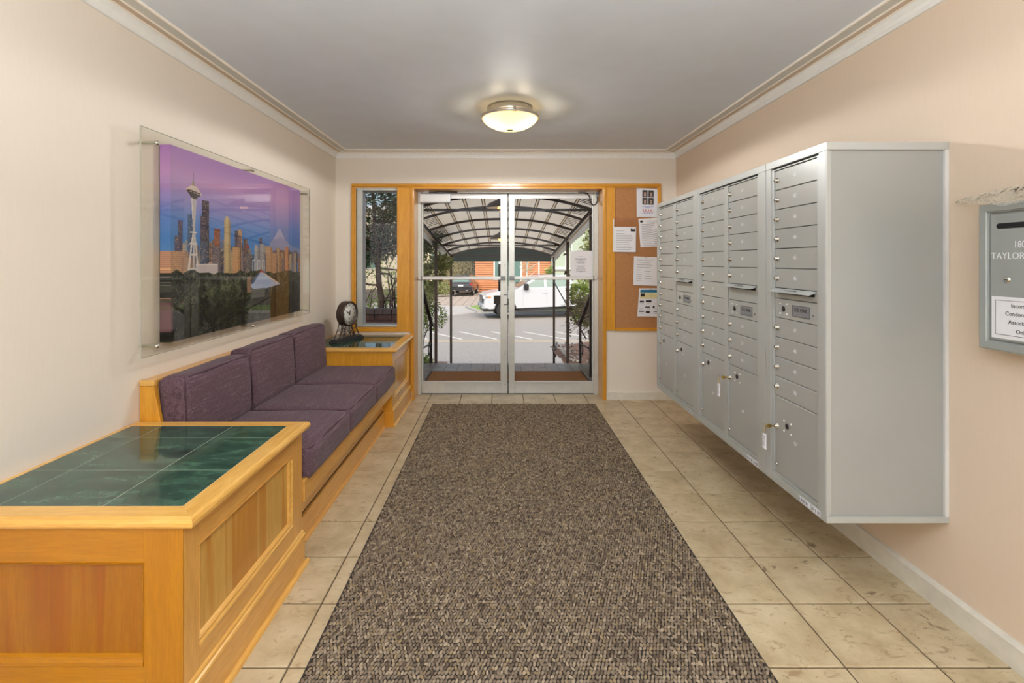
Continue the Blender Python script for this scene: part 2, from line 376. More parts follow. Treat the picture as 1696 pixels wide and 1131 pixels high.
# ceramic tiles, each its own piece
xj = [XL]+[.827+.3055*k for k in range(-7, 4) if .827+.3055*k < XR]+[XR]
yj = [.7]+[1.925+.304*k for k in range(-4, 10)]+[4.99]
cache = {}
for i in range(len(xj)-1):
    for j in range(len(yj)-1):
        a, b, c, d = xj[i]+.0035, xj[i+1]-.0035, yj[j]+.0035, yj[j+1]-.0035
        if b-a < .02: continue
        key = (round(b-a, 3), round(d-c, 3))
        if key not in cache:
            sx, sy, e = (b-a)/2, (d-c)/2, .0025
            m = MB().add([(-sx, -sy, -.005), (sx, -sy, -.005), (sx, sy, -.005), (-sx, sy, -.005), (-sx, -sy, -.0015), (sx, -sy, -.0015), (sx, sy, -.0015), (-sx, sy, -.0015),
                          (-sx+e, -sy+e, 0), (sx-e, -sy+e, 0), (sx-e, sy-e, 0), (-sx+e, sy-e, 0)],
                         [(0, 1, 5, 4), (1, 2, 6, 5), (2, 3, 7, 6), (3, 0, 4, 7), (4, 5, 9, 8), (5, 6, 10, 9), (6, 7, 11, 10), (7, 4, 8, 11), (8, 9, 10, 11)])
            cache[key] = m.mesh('floor_tile', 'floor_tile')
        o = link('tile', cache[key], floor, ((a+b)/2-ORG[floor.name][0], (c+d)/2-ORG[floor.name][1], -ORG[floor.name][2]+random.uniform(-.0004, 0)))

def around(name, prof, mt):
    """a moulding that runs along left, front and right walls with mitred corners; prof = (distance from the wall, height)"""
    n = len(prof); vs = []
    for k, (x, y) in enumerate(((-1, -1), (-1, 1), (1, 1), (1, -1))):
        for (o_, z) in prof:
            X = XL+o_ if x < 0 else XR-o_; Y = YB if y < 0 else YF-o_
            vs.append((X, Y, z))
    fs = [(k*n+i, k*n+(i+1) % n, (k+1)*n+(i+1) % n, (k+1)*n+i) for k in range(3) for i in range(n)]
    fs += [tuple(range(n)), tuple(3*n+i for i in range(n))]
    return struct(name, MB().add(vs, fs), mt)
around('trim_1', [(0, 2.325), (.013, 2.325), (.015, 2.342), (.019, 2.356), (.026, 2.368), (.034, 2.376), (.034, ZC), (0, ZC)], 'crown_white')
around('trim_2', [(.034, 2.3755), (.041, 2.3755), (.041, ZC), (.034, ZC)], 'crown_bead')
around('trim_3', [(.041, 2.380), (.075, 2.380), (.075, ZC), (.041, ZC)], 'crown_tan')
around('trim_4', [(.075, 2.3755), (.082, 2.3755), (.082, ZC), (.075, ZC)], 'crown_bead')
around('trim_5', [(.082, 2.381), (.139, 2.381), (.139, ZC), (.082, ZC)], 'crown_grey')
around('trim_6', [(.139, 2.374), (.146, 2.374), (.146, ZC), (.139, ZC)], 'crown_bead')
def bb(name, pts, a, b, axis): struct(name, MB().prism(pts, a, b, axis), 'baseboard_paint')
struct('baseboard_right', MB().prism([(XR, 0), (XR-.018, 0), (XR-.018, .078), (XR-.012, .088), (XR, .09)], YB, YF, 'Y'), 'baseboard_paint')
struct('baseboard_front', MB().prism([(YF, 0), (YF-.018, 0), (YF-.018, .070), (YF-.012, .077), (YF, .078)], 1.0, XR-.018, 'X'), 'baseboard_paint')
struct('trim_7', MB().box(-.862, -.846, YF-.03, YF, 0, .075), 'baseboard_paint')
# wood trim of the entry
struct('trim_8', MB().box(-1.441, 1.54, YF-.022, YF, 2.058, 2.082).box(-1.441, 1.54, YF-.016, YF, 2.045, 2.058), 'trim_X', .003)
struct('trim_9', MB().box(-1.441, -1.415, YF-.02, YF, .657, 2.045).box(-1.415, -1.40, YF-.012, YF+.03, .70, 2.04), 'trim_Z', .003)
struct('trim_10', MB().box(-1.415, -1.003, YF-.02, YF, .657, .686).box(-1.40, -1.003, YF-.012, YF+.03, .686, .70), 'trim_X', .003)
struct('trim_11', MB().box(-1.003, -.872, YF-.014, YF, .657, 2.045), 'trim_Z', .002)
struct('trim_12', MB().box(-.872, -.857, YF-.026, YF, 0.0, 2.045).box(-.8568, -.8452, YF-.034, YF, 0.0, 2.030).box(-.845, -.836, YF-.034, YD-.002, 0, 2.0298), 'trim_Z', .002)
struct('trim_13', MB().box(.997, 1.012, YF-.026, YF, 0, 2.045).box(.9852, .9968, YF-.034, YF, 0, 2.030).box(.976, .985, YF-.034, YD-.002, 0, 2.0298), 'trim_Z', .002)
struct('trim_14', MB().box(1.012, 1.097, YF-.014, YF, .667, 2.045), 'trim_Z', .002)
struct('trim_15', MB().box(-.8568, .9968, YF-.034, YF, 2.0302, 2.045).box(-.845, .985, YF, YD-.002, 2.0302, 2.04), 'trim_X', .002)

# ------------------------------------------------------------------ window beside the door
win = struct('window_1', MB().box(-1.40, -1.353, 4.785, 4.85, .70, 2.04).box(-1.353, -1.003, 4.785, 4.85, 2.022, 2.04).box(-1.353, -1.003, 4.785, 4.85, .70, .722).box(-1.353, -1.345, 4.78, 4.80, .722, 2.022), 'aluminium', .001)
part('pane', MB().box(-1.353, -1.003, 4.824, 4.830, .722, 2.022), 'window_glass', win)

# ------------------------------------------------------------------ the pair of glass doors
frame = struct('trim_16', MB().box(-.836, -.803, YD-.01, YD+.08, 0, 2.032).box(.930, .976, YD-.01, YD+.08, 0, 2.032).box(-.803, .930, YD-.01, YD+.08, 2.018, 2.032), 'aluminium', .002)
struct('trim_17', MB().box(-.836, .976, YD+.0, YD+.09, -.005, .006), 'steel_dark')
def leaf_door(name, x0, x1, g0, g1):
    d = thing(name, None, None, ((x0+x1)/2, YD, .008)); d['kind'] = 'structure'
    part('stile', MB().box(x0, g0, YD+.005, YD+.045, .008, 2.016), 'aluminium', d, .002)
    part('stile', MB().box(g1, x1, YD+.005, YD+.045, .008, 2.016), 'aluminium', d, .002)
    part('top_rail', MB().box(g0, g1, YD+.008, YD+.042, 1.972, 2.016), 'aluminium_bright', d, .002)
    part('bottom_rail', MB().box(g0, g1, YD+.008, YD+.042, .008, .125), 'aluminium', d, .002)
    part('glass_stop', MB().box(g0, g1, YD+.002, YD+.012, .119, .129).box(g0, g1, YD+.004, YD+.012, 1.966, 1.976), 'aluminium_bright', d, .001)
    pb = part('push_bar', MB().box(g0-.045, g1+.045, YD-.028, YD-.004, 1.150, 1.183), 'aluminium_bright', d, .006, 3)
    for x in ((g0-.05, g0-.002), (g1+.002, g1+.05)):
        part('bracket', MB().box(max(x[0], x0), min(x[1], x1), YD-.032, YD+.006, 1.147, 1.186), 'steel_dark', pb, .003)
    part('pane', MB().box(g0, g1, YD+.022, YD+.028, .125, 1.972), 'door_glass', d)
    return d
d1 = leaf_door('door_1', -.800, .064, -.785, -.007)
d2 = leaf_door('door_2', .076, .930, .135, .916)
part('weather_strip', MB().box(.064, .070, YD+.012, YD+.04, .008, 2.016), 'dark_gap', d1)
sc = MB()
for py in (324, 349, 362, 366, 439, 478.5, 586, 637): sc.lathe([(.0045, 0), (.0045, -.003), (0, -.003)], (wx(836.2, YD), YD+.006, wz(py, YD)), 'Y', 8)
part('screw_heads', sc, 'steel_dark', d1)
lt = part('latch_lock', MB().box(.026, .060, YD-.004, YD+.006, wz(505, YD), wz(487, YD)), 'aluminium_bright', d1, .002)
part('latch_end', MB().box(.024, .062, YD-.007, YD+.004, wz(489, YD), wz(487, YD)).box(.024, .062, YD-.007, YD+.004, wz(505, YD), wz(503, YD)), 'steel_dark', lt)
part('exterior_pull', MB().box(-.030, -.004, YD+.085, YD+.11, wz(482, YD+.1), wz(437, YD+.1)).box(-.030, .0, YD+.045, YD+.09, 1.24, 1.26).box(-.030, .0, YD+.045, YD+.09, 1.075, 1.095), 'iron_dark', d1, .003)
part('lock_guard', MB().box(-.075, .002, YD+.046, YD+.062, wz(504, YD), wz(490, YD)), 'iron_dark', d1, .002)
# door closer on the left leaf
cl = thing('door_closer', 'grey box door closer with folded arm at the top of the left glass door', 'door closer', (-.66, YD-.03, 1.925))
part('body', MB().box(-.815, -.505, YD-.06, YD+.004, 1.915, 2.008), 'closer_grey', cl, .006, 3)
part('cover', MB().box(-.806, -.512, YD-.066, YD-.058, 1.924, 1.996), 'aluminium_bright', cl, .003)
part('arm', MB().tube([(-.75, YD-.035, 2.012), (-.60, YD-.09, 2.016), (-.50, YD-.035, 2.022), (-.44, YD-.005, 2.024)], .007, 8), 'steel_dark', cl)
part('shoe', MB().prism([(-.775, 2.010), (-.705, 2.010), (-.72, 2.031), (-.76, 2.031)], YD-.05, YD-.012, 'Y'), 'aluminium', cl)
# door chain loop at the hinge side of the right leaf
cb = [(wx(962, YD), wz(319, YD)), (wx(972, YD), wz(321, YD)), (wx(976, YD), wz(326, YD)), (wx(977, YD), wz(335, YD)), (wx(981, YD), wz(340, YD)), (wx(986, YD), wz(339, YD)), (wx(989, YD), wz(333, YD)), (wx(989, YD), wz(322, YD))]
cc = thing('door_cable', 'dark looped alarm cable hanging at the top corner of the right glass door', 'cable', (cb[4][0], YD-.02, cb[4][1]))
part('cable', MB().tube([(x, YD-.02, z) for x, z in cb], .006, 8), 'iron_dark', cc)
part('clip', MB().box(cb[0][0]-.03, cb[0][0]+.05, YD-.026, YD+.005, cb[0][1]-.006, cb[0][1]+.012), 'steel_dark', cc, .002)
part('clip', MB().box(cb[7][0]-.012, cb[7][0]+.012, YD-.026, YD-.008, cb[7][1]-.03, cb[7][1]+.016), 'steel_dark', cc, .002)

# ------------------------------------------------------------------ ceiling lamp
LX, LY = .06, 3.37
lamp = thing('ceiling_light', 'flush round ceiling lamp, frosted glass bowl in a brushed nickel ring', 'ceiling lamp', (LX, LY, 2.228))
part('canopy_pan', MB().lathe([(0, 2.383), (.155, 2.383), (.155, 2.335), (.150, 2.331), (.150, 2.338), (0, 2.338)], (LX, LY, 0)), 'lamp_nickel', lamp)
part('ring', MB().lathe([(.186, 2.322), (.192, 2.325), (.198, 2.322), (.200, 2.316), (.197, 2.309), (.188, 2.307), (.186, 2.312), (.186, 2.322)], (LX, LY, 0), n=48), 'lamp_nickel', lamp)
part('ring_bead', MB().lathe([(.194, 2.308), (.198, 2.306), (.194, 2.302), (.188, 2.304)], (LX, LY, 0), n=48), 'crown_bead', lamp)
part('glass_bowl', MB().lathe([(.190, 2.306), (.176, 2.286), (.150, 2.266), (.115, 2.248), (.075, 2.236), (.035, 2.230), (.001, 2.229)], (LX, LY, 0), n=48), 'lamp_glass', lamp)
part('finial', MB().lathe([(.001, 2.226), (.022, 2.227), (.024, 2.231), (.001, 2.233)], (LX, LY, 0), n=20), 'lamp_nickel', lamp)
for a in (-82, 38, 158):
    a = math.radians(a); c, s_ = math.cos(a), math.sin(a)
    m = Matrix.Translation((LX+c*.196, LY+s_*.196, 0)) @ Matrix.Rotation(a, 4, 'Z')
    cp = part('clip', MB().box(-.006, .008, -.010, .010, 2.300, 2.336, m), 'lamp_nickel', lamp, .002)
    part('screw', MB().lathe([(.006, .006), (.006, .02), (0, .022)], (0, 0, 0), 'X', 12).xf(Matrix.Translation((0, 0, 2.315))).xf(m), 'lamp_nickel', cp)
for dx in (-.075, .085):
    light('bulb', 'POINT', (LX+dx, LY-.02, 2.306), 4.2, (1, .86, .64), shadow_soft_size=.022)
for k in range(8):                                              # what the bowl itself throws down into the room
    a = 2*PI*k/8; light('bowl_glow', 'SPOT', (LX+.15*math.cos(a), LY+.15*math.sin(a), 2.225), 5.2, (.98, .975, .96), shadow_soft_size=0, spot_size=math.radians(176), spot_blend=.10)
for k in range(28):
    a = 2*PI*(k+.5)/28; light('bowl_side_glow', 'SPOT', (LX+.205*math.cos(a), LY+.205*math.sin(a), 2.245), 1.35, (.98, .975, .96), (math.radians(64), 0, a-PI/2), shadow_soft_size=0, spot_size=math.radians(118), spot_blend=.75)

# ------------------------------------------------------------------ rug
rug = thing('rug', 'long brown looped entrance rug running down the middle of the tile floor', 'rug', (.12, 2.5, 0))
RX0, RX1, RY0, RY1 = -.638, .875, .35, 4.60
part('backing', MB().box(RX0, RX1, RY0, RY1, 0, .006), 'rug_edge', rug)
nx = int((RX1-RX0-.016)/.0118); px_ = (RX1-RX0-.016)/nx
ny = int((RY1-.008-1.25)/.0165); py_ = (RY1-.008-1.25)/ny
gx, gy = np.meshgrid(np.arange(nx), np.arange(ny)); gx = gx.ravel(); gy = gy.ravel(); n = len(gx)
cx = RX0+.008+(gx+.5+.5*(gy % 2)-.25)*px_+rng.normal(0, .0008, n); cy = 1.25+(gy+.5)*py_+rng.normal(0, .0007, n)
h = rng.uniform(.0105, .0165, n); ang = np.where(rng.random(n) < .75, 1.15, 2.1)+rng.normal(0, .3, n)
L = rng.uniform(.0085, .0110, n); Wd = rng.uniform(.0048, .0060, n)
ca, sa = np.cos(ang), np.sin(ang)
def pt(u, v, z): return np.stack([cx+ca*u-sa*v, cy+sa*u+ca*v, z], 1)
z0 = np.full(n, .005)
rings = []
for (sc_, zf) in ((1.0, None), (.82, .72)):
    for k in range(6):
        th = 2*PI*k/6; rings.append(pt(L*sc_*math.cos(th), Wd*sc_*math.sin(th), z0 if zf is None else .005+(h-.005)*zf))
rings.append(pt(0*L, 0*L, h)); V = np.stack(rings, 1).reshape(-1, 3)
tri = [t_ for k in range(6) for t_ in ((k, (k+1) % 6, 6+(k+1) % 6), (k, 6+(k+1) % 6, 6+k), (6+k, 6+(k+1) % 6, 12))]
T = ((np.arange(n)*13)[:, None, None]+np.array(tri)[None]).reshape(-1, 3)
V[:, 0] -= ORG[rug.name][0]; V[:, 1] -= ORG[rug.name][1]
me = grid_mesh('pile', V, T, 'rug_pile', True)
pal = np.array([C(130, 115, 97)[:3], C(116, 101, 84)[:3], C(152, 136, 114)[:3], C(94, 80, 66)[:3], C(136, 118, 90)[:3]])
ci = rng.choice(5, n, p=[.36, .26, .16, .12, .10]); colr = 1.12*pal[ci]*rng.uniform(.85, 1.15, (n, 1))
ca_ = me.color_attributes.new('tuft', 'FLOAT_COLOR', 'POINT'); ca_.data.foreach_set('color', np.repeat(np.c_[colr, np.ones(n)], 13, 0).astype(np.float32).ravel())
o = link('pile', me, rug); o['kind'] = 'stuff'
part('pile_base', MB().box(RX0+.007, RX1-.007, RY0, RY1-.007, .006, .0072), 'rug_base', rug)

# ================================================================== built-in bench: two marble-topped end cabinets and the seat between
def cabinet(name, label, y0, y1, front):
    """y0..y1 along the wall; `front` = the face towards the camera has its own panel"""
    t = thing(name, label, 'cabinet', (-1.23, (y0+y1)/2, 0))
    x1 = -.875; yb = y0+.012; ye = y1-.012 if front else y1
    mf = 'maple_front' if front else 'maple_Z'
    part('carcass', MB().box(XL+.004, x1-.016, yb+.02, ye, .0, .596), 'maple_Z', t)
    # face frame on the camera side
    if front:
        a = XL+.004; b_ = x1-.108
        part('stile', MB().box(b_, x1, yb, yb+.004, .14, .598).box(b_, x1-.0205, yb+.004, yb+.022, .14, .598), mf, t)
        part('top_rail', MB().box(a, b_, yb, yb+.022, .504, .598), 'maple_front_X', t, .001)
        part('bottom_rail', MB().box(a, b_, yb, yb+.022, .14, .216), 'maple_front_X', t, .001)
        part('panel', MB().box(a, b_-.010, yb+.013, yb+.0205, .216, .504), 'maple_front_panel', t)
        part('panel_moulding', MB().prism([(yb+.022, .504), (yb-.003, .504), (yb+.002, .498), (yb+.013, .490)], a, b_, 'X')
             .prism([(yb+.013, .246), (yb+.004, .242), (yb+.003, .236), (yb-.004, .232), (yb-.003, .222), (yb+.0, .216), (yb+.013, .216)], a, b_, 'X')
             .prism([(b_-.014, yb+.013), (b_-.006, yb+.003), (b_, yb-.002), (b_, yb+.013)], .232, .500, 'Z'), 'maple_front_X', t, label='moulding around the front panel')
        part('base_board', MB().box(a, x1+.010, yb-.012, yb+.02, 0, .135), 'maple_front_X', t)
        part('base_cap', MB().prism([(yb, .135), (yb-.014, .135), (yb-.012, .142), (yb-.007, .146), (yb-.006, .152), (yb, .158)], a, x1+.012, 'X'), 'maple_front_X', t)
    else:
        part('end_board', MB().box(XL+.004, x1, yb, yb+.022, .135, .598), 'trim_Z', t, .001)
        part('end_base', MB().box(-.965, x1+.010, yb-.012, yb+.02, 0, .135), 'trim_Z', t, .001)
    # side that faces the aisle: stiles, rails, sunk panel, mouldings
    ys = yb+.022 if front else yb+.022; s0 = yb+.075; s1 = ye-.095 if front else ye-.10
    part('stile', MB().box(x1-.02, x1, yb+.0042 if front else yb+.022, s0, .135, .598), 'maple_Z', t, .001)
    part('stile', MB().box(x1-.02, x1, s1, ye, .135, .598), 'maple_Z', t, .001)
    part('top_rail', MB().box(x1-.02, x1, s0, s1, .516, .598), 'maple_Y', t, .001)
    part('bottom_rail', MB().box(x1-.02, x1, s0, s1, .135, .216), 'maple_Y', t, .001)
    part('panel', MB().box(x1-.0185, x1-.012, s0, s1, .216, .516), 'maple_panel', t)
    part('panel_moulding', MB().prism([(x1-.012, .506), (x1+.001, .512), (x1+.002, .516), (x1-.012, .516)], s0, s1, 'Y')
         .prism([(x1-.012, .216), (x1+.003, .216), (x1+.004, .224), (x1-.001, .230), (x1+.0, .238), (x1-.006, .243), (x1-.012, .246)], s0, s1, 'Y')
         .prism([(x1-.012, s0), (x1+.001, s0), (x1-.004, s0+.008), (x1-.012, s0+.012)], .246, .506, 'Z')
         .prism([(x1-.012, s1-.026), (x1-.004, s1-.022), (x1-.002, s1-.010), (x1+.002, s1-.004), (x1+.001, s1), (x1-.012, s1)], .246, .506, 'Z'), 'maple_edge_Y', t, label='paler moulding around the side panel')
    part('base_board', MB().box(x1, x1+.010, yb+.0205, ye+.008 if front else ye-.03, 0, .135), 'maple_Y', t)
    part('base_cap', MB().prism([(x1, .128), (x1+.015, .130), (x1+.013, .138), (x1+.007, .141), (x1+.006, .148), (x1, .154)], yb-.010, ye+.006 if front else ye-.03, 'Y'), 'maple_edge_Y', t)
    part('shoe_mould', MB().prism([(x1+.010, 0), (x1+.024, 0), (x1+.022, .010), (x1+.016, .017), (x1+.010, .018)], yb-.012, ye+.03 if front else ye-.03, 'Y'), 'maple_edge_Y', t)
    # top: bullnosed border and nine marble tiles
    zt = .63; xo = -.842
    part('top_board', MB().box(XL+.004, xo-.075, y0+.05, y1-.03, .598, .622), 'maple_Y', t)
    bn = lambda e, s_: [(e-s_*.080, .598), (e-s_*.012, .598), (e-s_*.004, .602), (e, .609), (e, .618), (e-s_*.004, .626), (e-s_*.014, zt), (e-s_*.080, zt)]
    # mitred border
    def border(pin, nm):  # pin: list of outer/inner corner paths
        pass
    prof = [(0.0, .609), (0.0, .618), (-.004, .6265), (-.014, .6305), (-.072, .6305), (-.072, .598), (-.012, .598), (-.004, .602)]
    n = len(prof)
    def run(pts, nm, mt):
        vs = []
        for (fx, fy, dx, dy) in pts:
            for (o_, z) in prof: vs.append((fx+dx*o_, fy+dy*o_, z))
        fs = [(i, (i+1) % n, n+(i+1) % n, n+i) for i in range(n)]+[tuple(range(n)), tuple(n+i for i in reversed(range(n)))]
        part(nm, MB().add(vs, fs), mt, t)
    run([(XL+.004, y0, 0, -1), (xo, y0, 1, -1)], 'top_edging', 'maple_edge_X')
    ext = y1 if not front else y1
    run([(xo, y0, 1, -1), (xo, ext, 1, 1 if front else 0)], 'top_edging', 'maple_edge_Y')
    if front:
        prof2 = prof; run([(xo, y1, 1, 1), (XL+.004, y1, 0, 1)], 'top_edging', 'maple_edge_X')
    else:
        part('top_edging', MB().box(XL+.004, xo-.0725, y1-.028, y1-.001, .598, .6305), 'maple_edge_X', t, .002)
    part('wall_strip', MB().box(XL+.002, XL+.020, y0+.0725, y1-.0725 if front else y1-.028, .615, .6305), 'maple_edge_Y', t)
    xi0, xi1 = XL+.0205, xo-.0725; yi0 = y0+.0725; yi1 = y1-.0725 if front else y1-.0285
    if front: yi1 = y1-.0385
    xs = [xi0, -1.450, -1.145, xi1]; yy = [yi0, yi0+.245, yi0+.55, yi1] if yi1-yi0 > .6 else [yi0, yi0+.3, yi1]
    part('tile_bed', MB().box(xi0, xi1, yi0, yi1, .612, .6299), 'marble_grout', t)
    for i in range(3):
        for j in range(len(yy)-1):
            a, b_, c_, d_ = xs[i]+.0013, xs[i+1]-.0013, yy[j]+.0013, yy[j+1]-.0013
            m = MB().box(-(b_-a)/2, (b_-a)/2, -(d_-c_)/2, (d_-c_)/2, 0, .0016).mesh('marble', 'marble')
            og = ORG[t.name]; link('marble_tile', m, t, ((a+b_)/2-og[0], (c_+d_)/2-og[1], .6287-og[2]))
    return t
cabinet('end_cabinet', 'low maple cabinet with green marble top nearest the viewer, ahead of the purple cushions', 1.345, 2.178, True)
cabinet('end_cabinet', 'low maple cabinet with marble top in the corner under the window, clock on it', 3.965, YF-.002, False)

bench = thing('built_in_bench', 'maple bench frame with a sloped back ledge carrying purple cushions between two cabinets', 'bench', (-1.25, 3.07, 0))
B0, B1 = 2.180, 3.974
part('front_rail', MB().box(-.896, -.869, B0, B1, .268, .366), 'maple_Y', bench, .003)
part('seat_board', MB().box(XL+.004, -.897, B0, B1, .325, .352), 'maple_Y', bench)
part('kick_panel', MB().box(-.962, -.948, B0-.02, B1, .139, .325), 'maple_Y', bench)
part('kick_board', MB().box(-.962, -.938, B0-.02, B1-.0, .0, .126), 'maple_Y', bench, .002)
part('kick_groove', MB().box(-.962, -.953, B0-.02, B1, .126, .139), 'iron_dark', bench)
part('shoe_mould', MB().prism([(-.938, 0), (-.926, 0), (-.928, .009), (-.934, .014), (-.938, .015)], B0+.16, B1, 'Y'), 'maple_Y', bench)
part('back_ledge', MB().prism([(XL+.002, .352), (-1.50, .352), (-1.515, .60), (-1.540, .790), (-1.540, .806), (XL+.002, .806)], B0+.020, B1, 'Y'), 'maple_Y', bench, .002)
part('back_end', MB().prism([(XL+.002, .60), (-1.500, .60), (-1.537, .782), (XL+.002, .782)], B0+.0, B0+.0195, 'Y'), 'trim_Z', bench, .002)
part('ledge_cap', MB().box(XL+.002, -1.532, B0-.004, B0+.0195, .783, .808), 'maple_edge_X', bench, .003)

# ------------------------------------------------------------------ cushions
def cushion_mesh(lx, ly, lz, r, puff, up='Z', seed=0):
    """soft rounded box, crowned on its main face and slightly uneven"""
    rs = np.random.default_rng(seed); ph = rs.uniform(0, 6.28, 6)
    N = 14; bm = bmesh.new(); bmesh.ops.create_cube(bm, size=2.0)
    bmesh.ops.subdivide_edges(bm, edges=bm.edges[:], cuts=N, use_grid_fill=True)
    hx, hy, hz = lx/2, ly/2, lz/2
    for v in bm.verts:
        u, q, w_ = v.co; sg = lambda k: math.copysign(abs(math.sin(k*PI/2))**.8, k)
        p = Vector((sg(u)*hx, sg(q)*hy, w_*hz))
        c = Vector((max(-hx+r, min(hx-r, p.x)), max(-hy+r, min(hy-r, p.y)), max(-hz+r, min(hz-r, p.z))))
        d = p-c
        if d.length > 1e-6 and sum(abs(k) > 1e-6 for k in d) > 1:
            k = max(abs(d.x), abs(d.y), abs(d.z)); p = c+d.normalized()*r*min(1, k/r if k < r else 1)
        p.z += math.copysign(1, w_)*puff*(1-u*u)*(1-q*q)*abs(w_)
        p.x += math.copysign(1, u)*puff*.35*(1-q*q)*(1-w_*w_)*abs(u)
        p.y += math.copysign(1, q)*puff*.25*(1-u*u)*(1-w_*w_)*abs(q)
        p += Vector((math.sin(7*q+ph[0]), math.sin(6*u+ph[1]), math.sin(5*u+8*q+ph[2])))*.0018
        v.co = p
    me = bpy.data.meshes.new('cushion'); 
    for f_ in bm.faces: f_.smooth = True
    bm.to_mesh(me); bm.free(); me.materials.append(M['fabric']); return me
def rect_loop(hx, hy, r, z, n=6):
    pts = []
    for (sx, sy, a0) in ((1, 1, 0), (-1, 1, 90), (-1, -1, 180), (1, -1, 270)):
        for k in range(n):
            a = math.radians(a0+90*k/(n-1)); pts.append((sx*(hx-r)+r*math.cos(a), sy*(hy-r)+r*math.sin(a), z))
    out = []
    for i, p in enumerate(pts):
        q = pts[(i+1) % len(pts)]; out.append(p); L_ = math.dist(p, q)
        for k in range(1, int(L_/.04)): f_ = k/int(L_/.04); out.append(tuple(p[j]+(q[j]-p[j])*f_ for j in range(3)))
    return out
ys = [2.202, 2.786, 3.372, 3.972]
seat_l = ['purple-brown seat cushion next to the near marble-topped cabinet', 'purple-brown seat cushion in the middle of the bench', 'purple-brown seat cushion at the far end, against the far cabinet']
back_l = ['purple-brown back cushion next to the near cabinet, lowest of the three', 'purple-brown back cushion in the middle of the bench', 'purple-brown back cushion at the far end, beside the clock']
for i in range(3):
    ly = ys[i+1]-ys[i]-.004; cy_ = (ys[i]+ys[i+1])/2
    lx, lz = .625, .140
    t = thing('seat_cushion', seat_l[i], 'cushion', (-1.1625, cy_, .354), 0, 'bench seat cushions', local=True)
    link('cover', cushion_mesh(lx, ly, lz, .028, .012, seed=i), t, (0, 0, lz/2))
    pm = MB(); hx, hy = lx/2-.012, ly/2-.012
    for z in (lz/2-.008, -lz/2+.010):
        pts = [(x, y, z+lz/2+(.002 if z > 0 else 0)) for x, y, _ in rect_loop(hx, hy, .03, 0)]
        pm.tube(pts, .0042, 6, closed=True)
    part('piping', pm, 'piping_fabric', t)
    # back cushion, leaning on the ledge: local x = thickness, z = height
    hb = .332+(.0, .020, .024)[i]; tb = .125
    t = thing('back_cushion', back_l[i], 'cushion', (-1.462, cy_, .482), 0, 'bench back cushions', local=True)
    t.rotation_euler = (0, math.radians(-3), 0)
    c_ = cushion_mesh(hb, ly, tb, .030, .012, seed=10+i)
    c_.transform(Matrix.Rotation(-PI/2, 4, 'Y'))          # crowned faces now look along x
    link('cover', c_, t, (0, 0, hb/2))
    pm = MB()
    for xx in (tb/2-.006, -tb/2+.008):
        pm.tube([(xx, y, z+hb/2) for z, y, _ in rect_loop(hb/2-.010, ly/2-.012, .035, 0)], .0042, 6, closed=True)
    part('piping', pm, 'piping_fabric', t)

# ------------------------------------------------------------------ skyline picture behind clear acrylic
pic = thing('skyline_canvas', 'wide canvas print of a city skyline with a tower at dusk on the left wall', 'picture', (XL, 3.05, .955))
PY0, PY1, PZ0, PZ1, PXF = 2.307, 3.790, .955, 1.880, -1.545
part('stretcher', MB().box(XL+.003, PXF-.001, PY0+.001, PY1-.001, PZ0+.001, PZ1-.001), 'dark_gap', pic)
Wp, Hp = 460, 286
img = np.zeros((Hp, Wp, 3)); vv, uu = np.meshgrid(np.linspace(1, 0, Hp), np.linspace(0, 1, Wp), indexing='ij')
c3 = lambda r, g, b: np.array(C(r, g, b)[:3])
def lerp_stops(x, st):
    return np.stack([np.interp(x, [s_[0] for s_ in st], [s_[1][k] for s_ in st]) for k in range(3)], -1)
warp = vv+.03*np.sin(3*uu+.6)
img[:] = lerp_stops(warp, [(.42, c3(96, 150, 208)), (.55, c3(64, 124, 196)), (.66, c3(96, 134, 206)), (.76, c3(150, 140, 206)), (.88, c3(188, 146, 204)), (1.0, c3(170, 126, 196))])
k = np.clip((uu-.55)/.45, 0, 1)[..., None]; img[:] = img*(1-.25*k)+c3(112, 92, 170)*.25*k
r2 = np.random.default_rng(3)
def noise2(h_, w_, sc, s=0):
    g = np.random.default_rng(s).random((int(h_/sc)+3, int(w_/sc)+3)); y_ = np.linspace(0, g.shape[0]-1.001, h_); x_ = np.linspace(0, g.shape[1]-1.001, w_)
    yi, xi = y_.astype(int), x_.astype(int); fy, fx = (y_-yi)[:, None], (x_-xi)[None]
    return (g[yi][:, xi]*(1-fy)*(1-fx)+g[yi+1][:, xi]*fy*(1-fx)+g[yi][:, xi+1]*(1-fy)*fx+g[yi+1][:, xi+1]*fy*fx)
def px(u0, u1, v0, v1): return slice(max(0, int((1-v1)*Hp)), max(0, int((1-v0)*Hp))), slice(max(0, int(u0*Wp)), max(int(u1*Wp), int(u0*Wp)+1))
def poly(pts, col, a=1.0):
    m = np.zeros((Hp, Wp), bool); n_ = len(pts)
    for i_ in range(n_):
        (xa, ya), (xb, yb_) = pts[i_], pts[(i_+1) % n_]
        if ya == yb_: continue
        cr = ((ya > vv) != (yb_ > vv)) & (uu < (xb-xa)*(vv-ya)/(yb_-ya)+xa); m ^= cr
    img[m] = img[m]*(1-a)+col*a
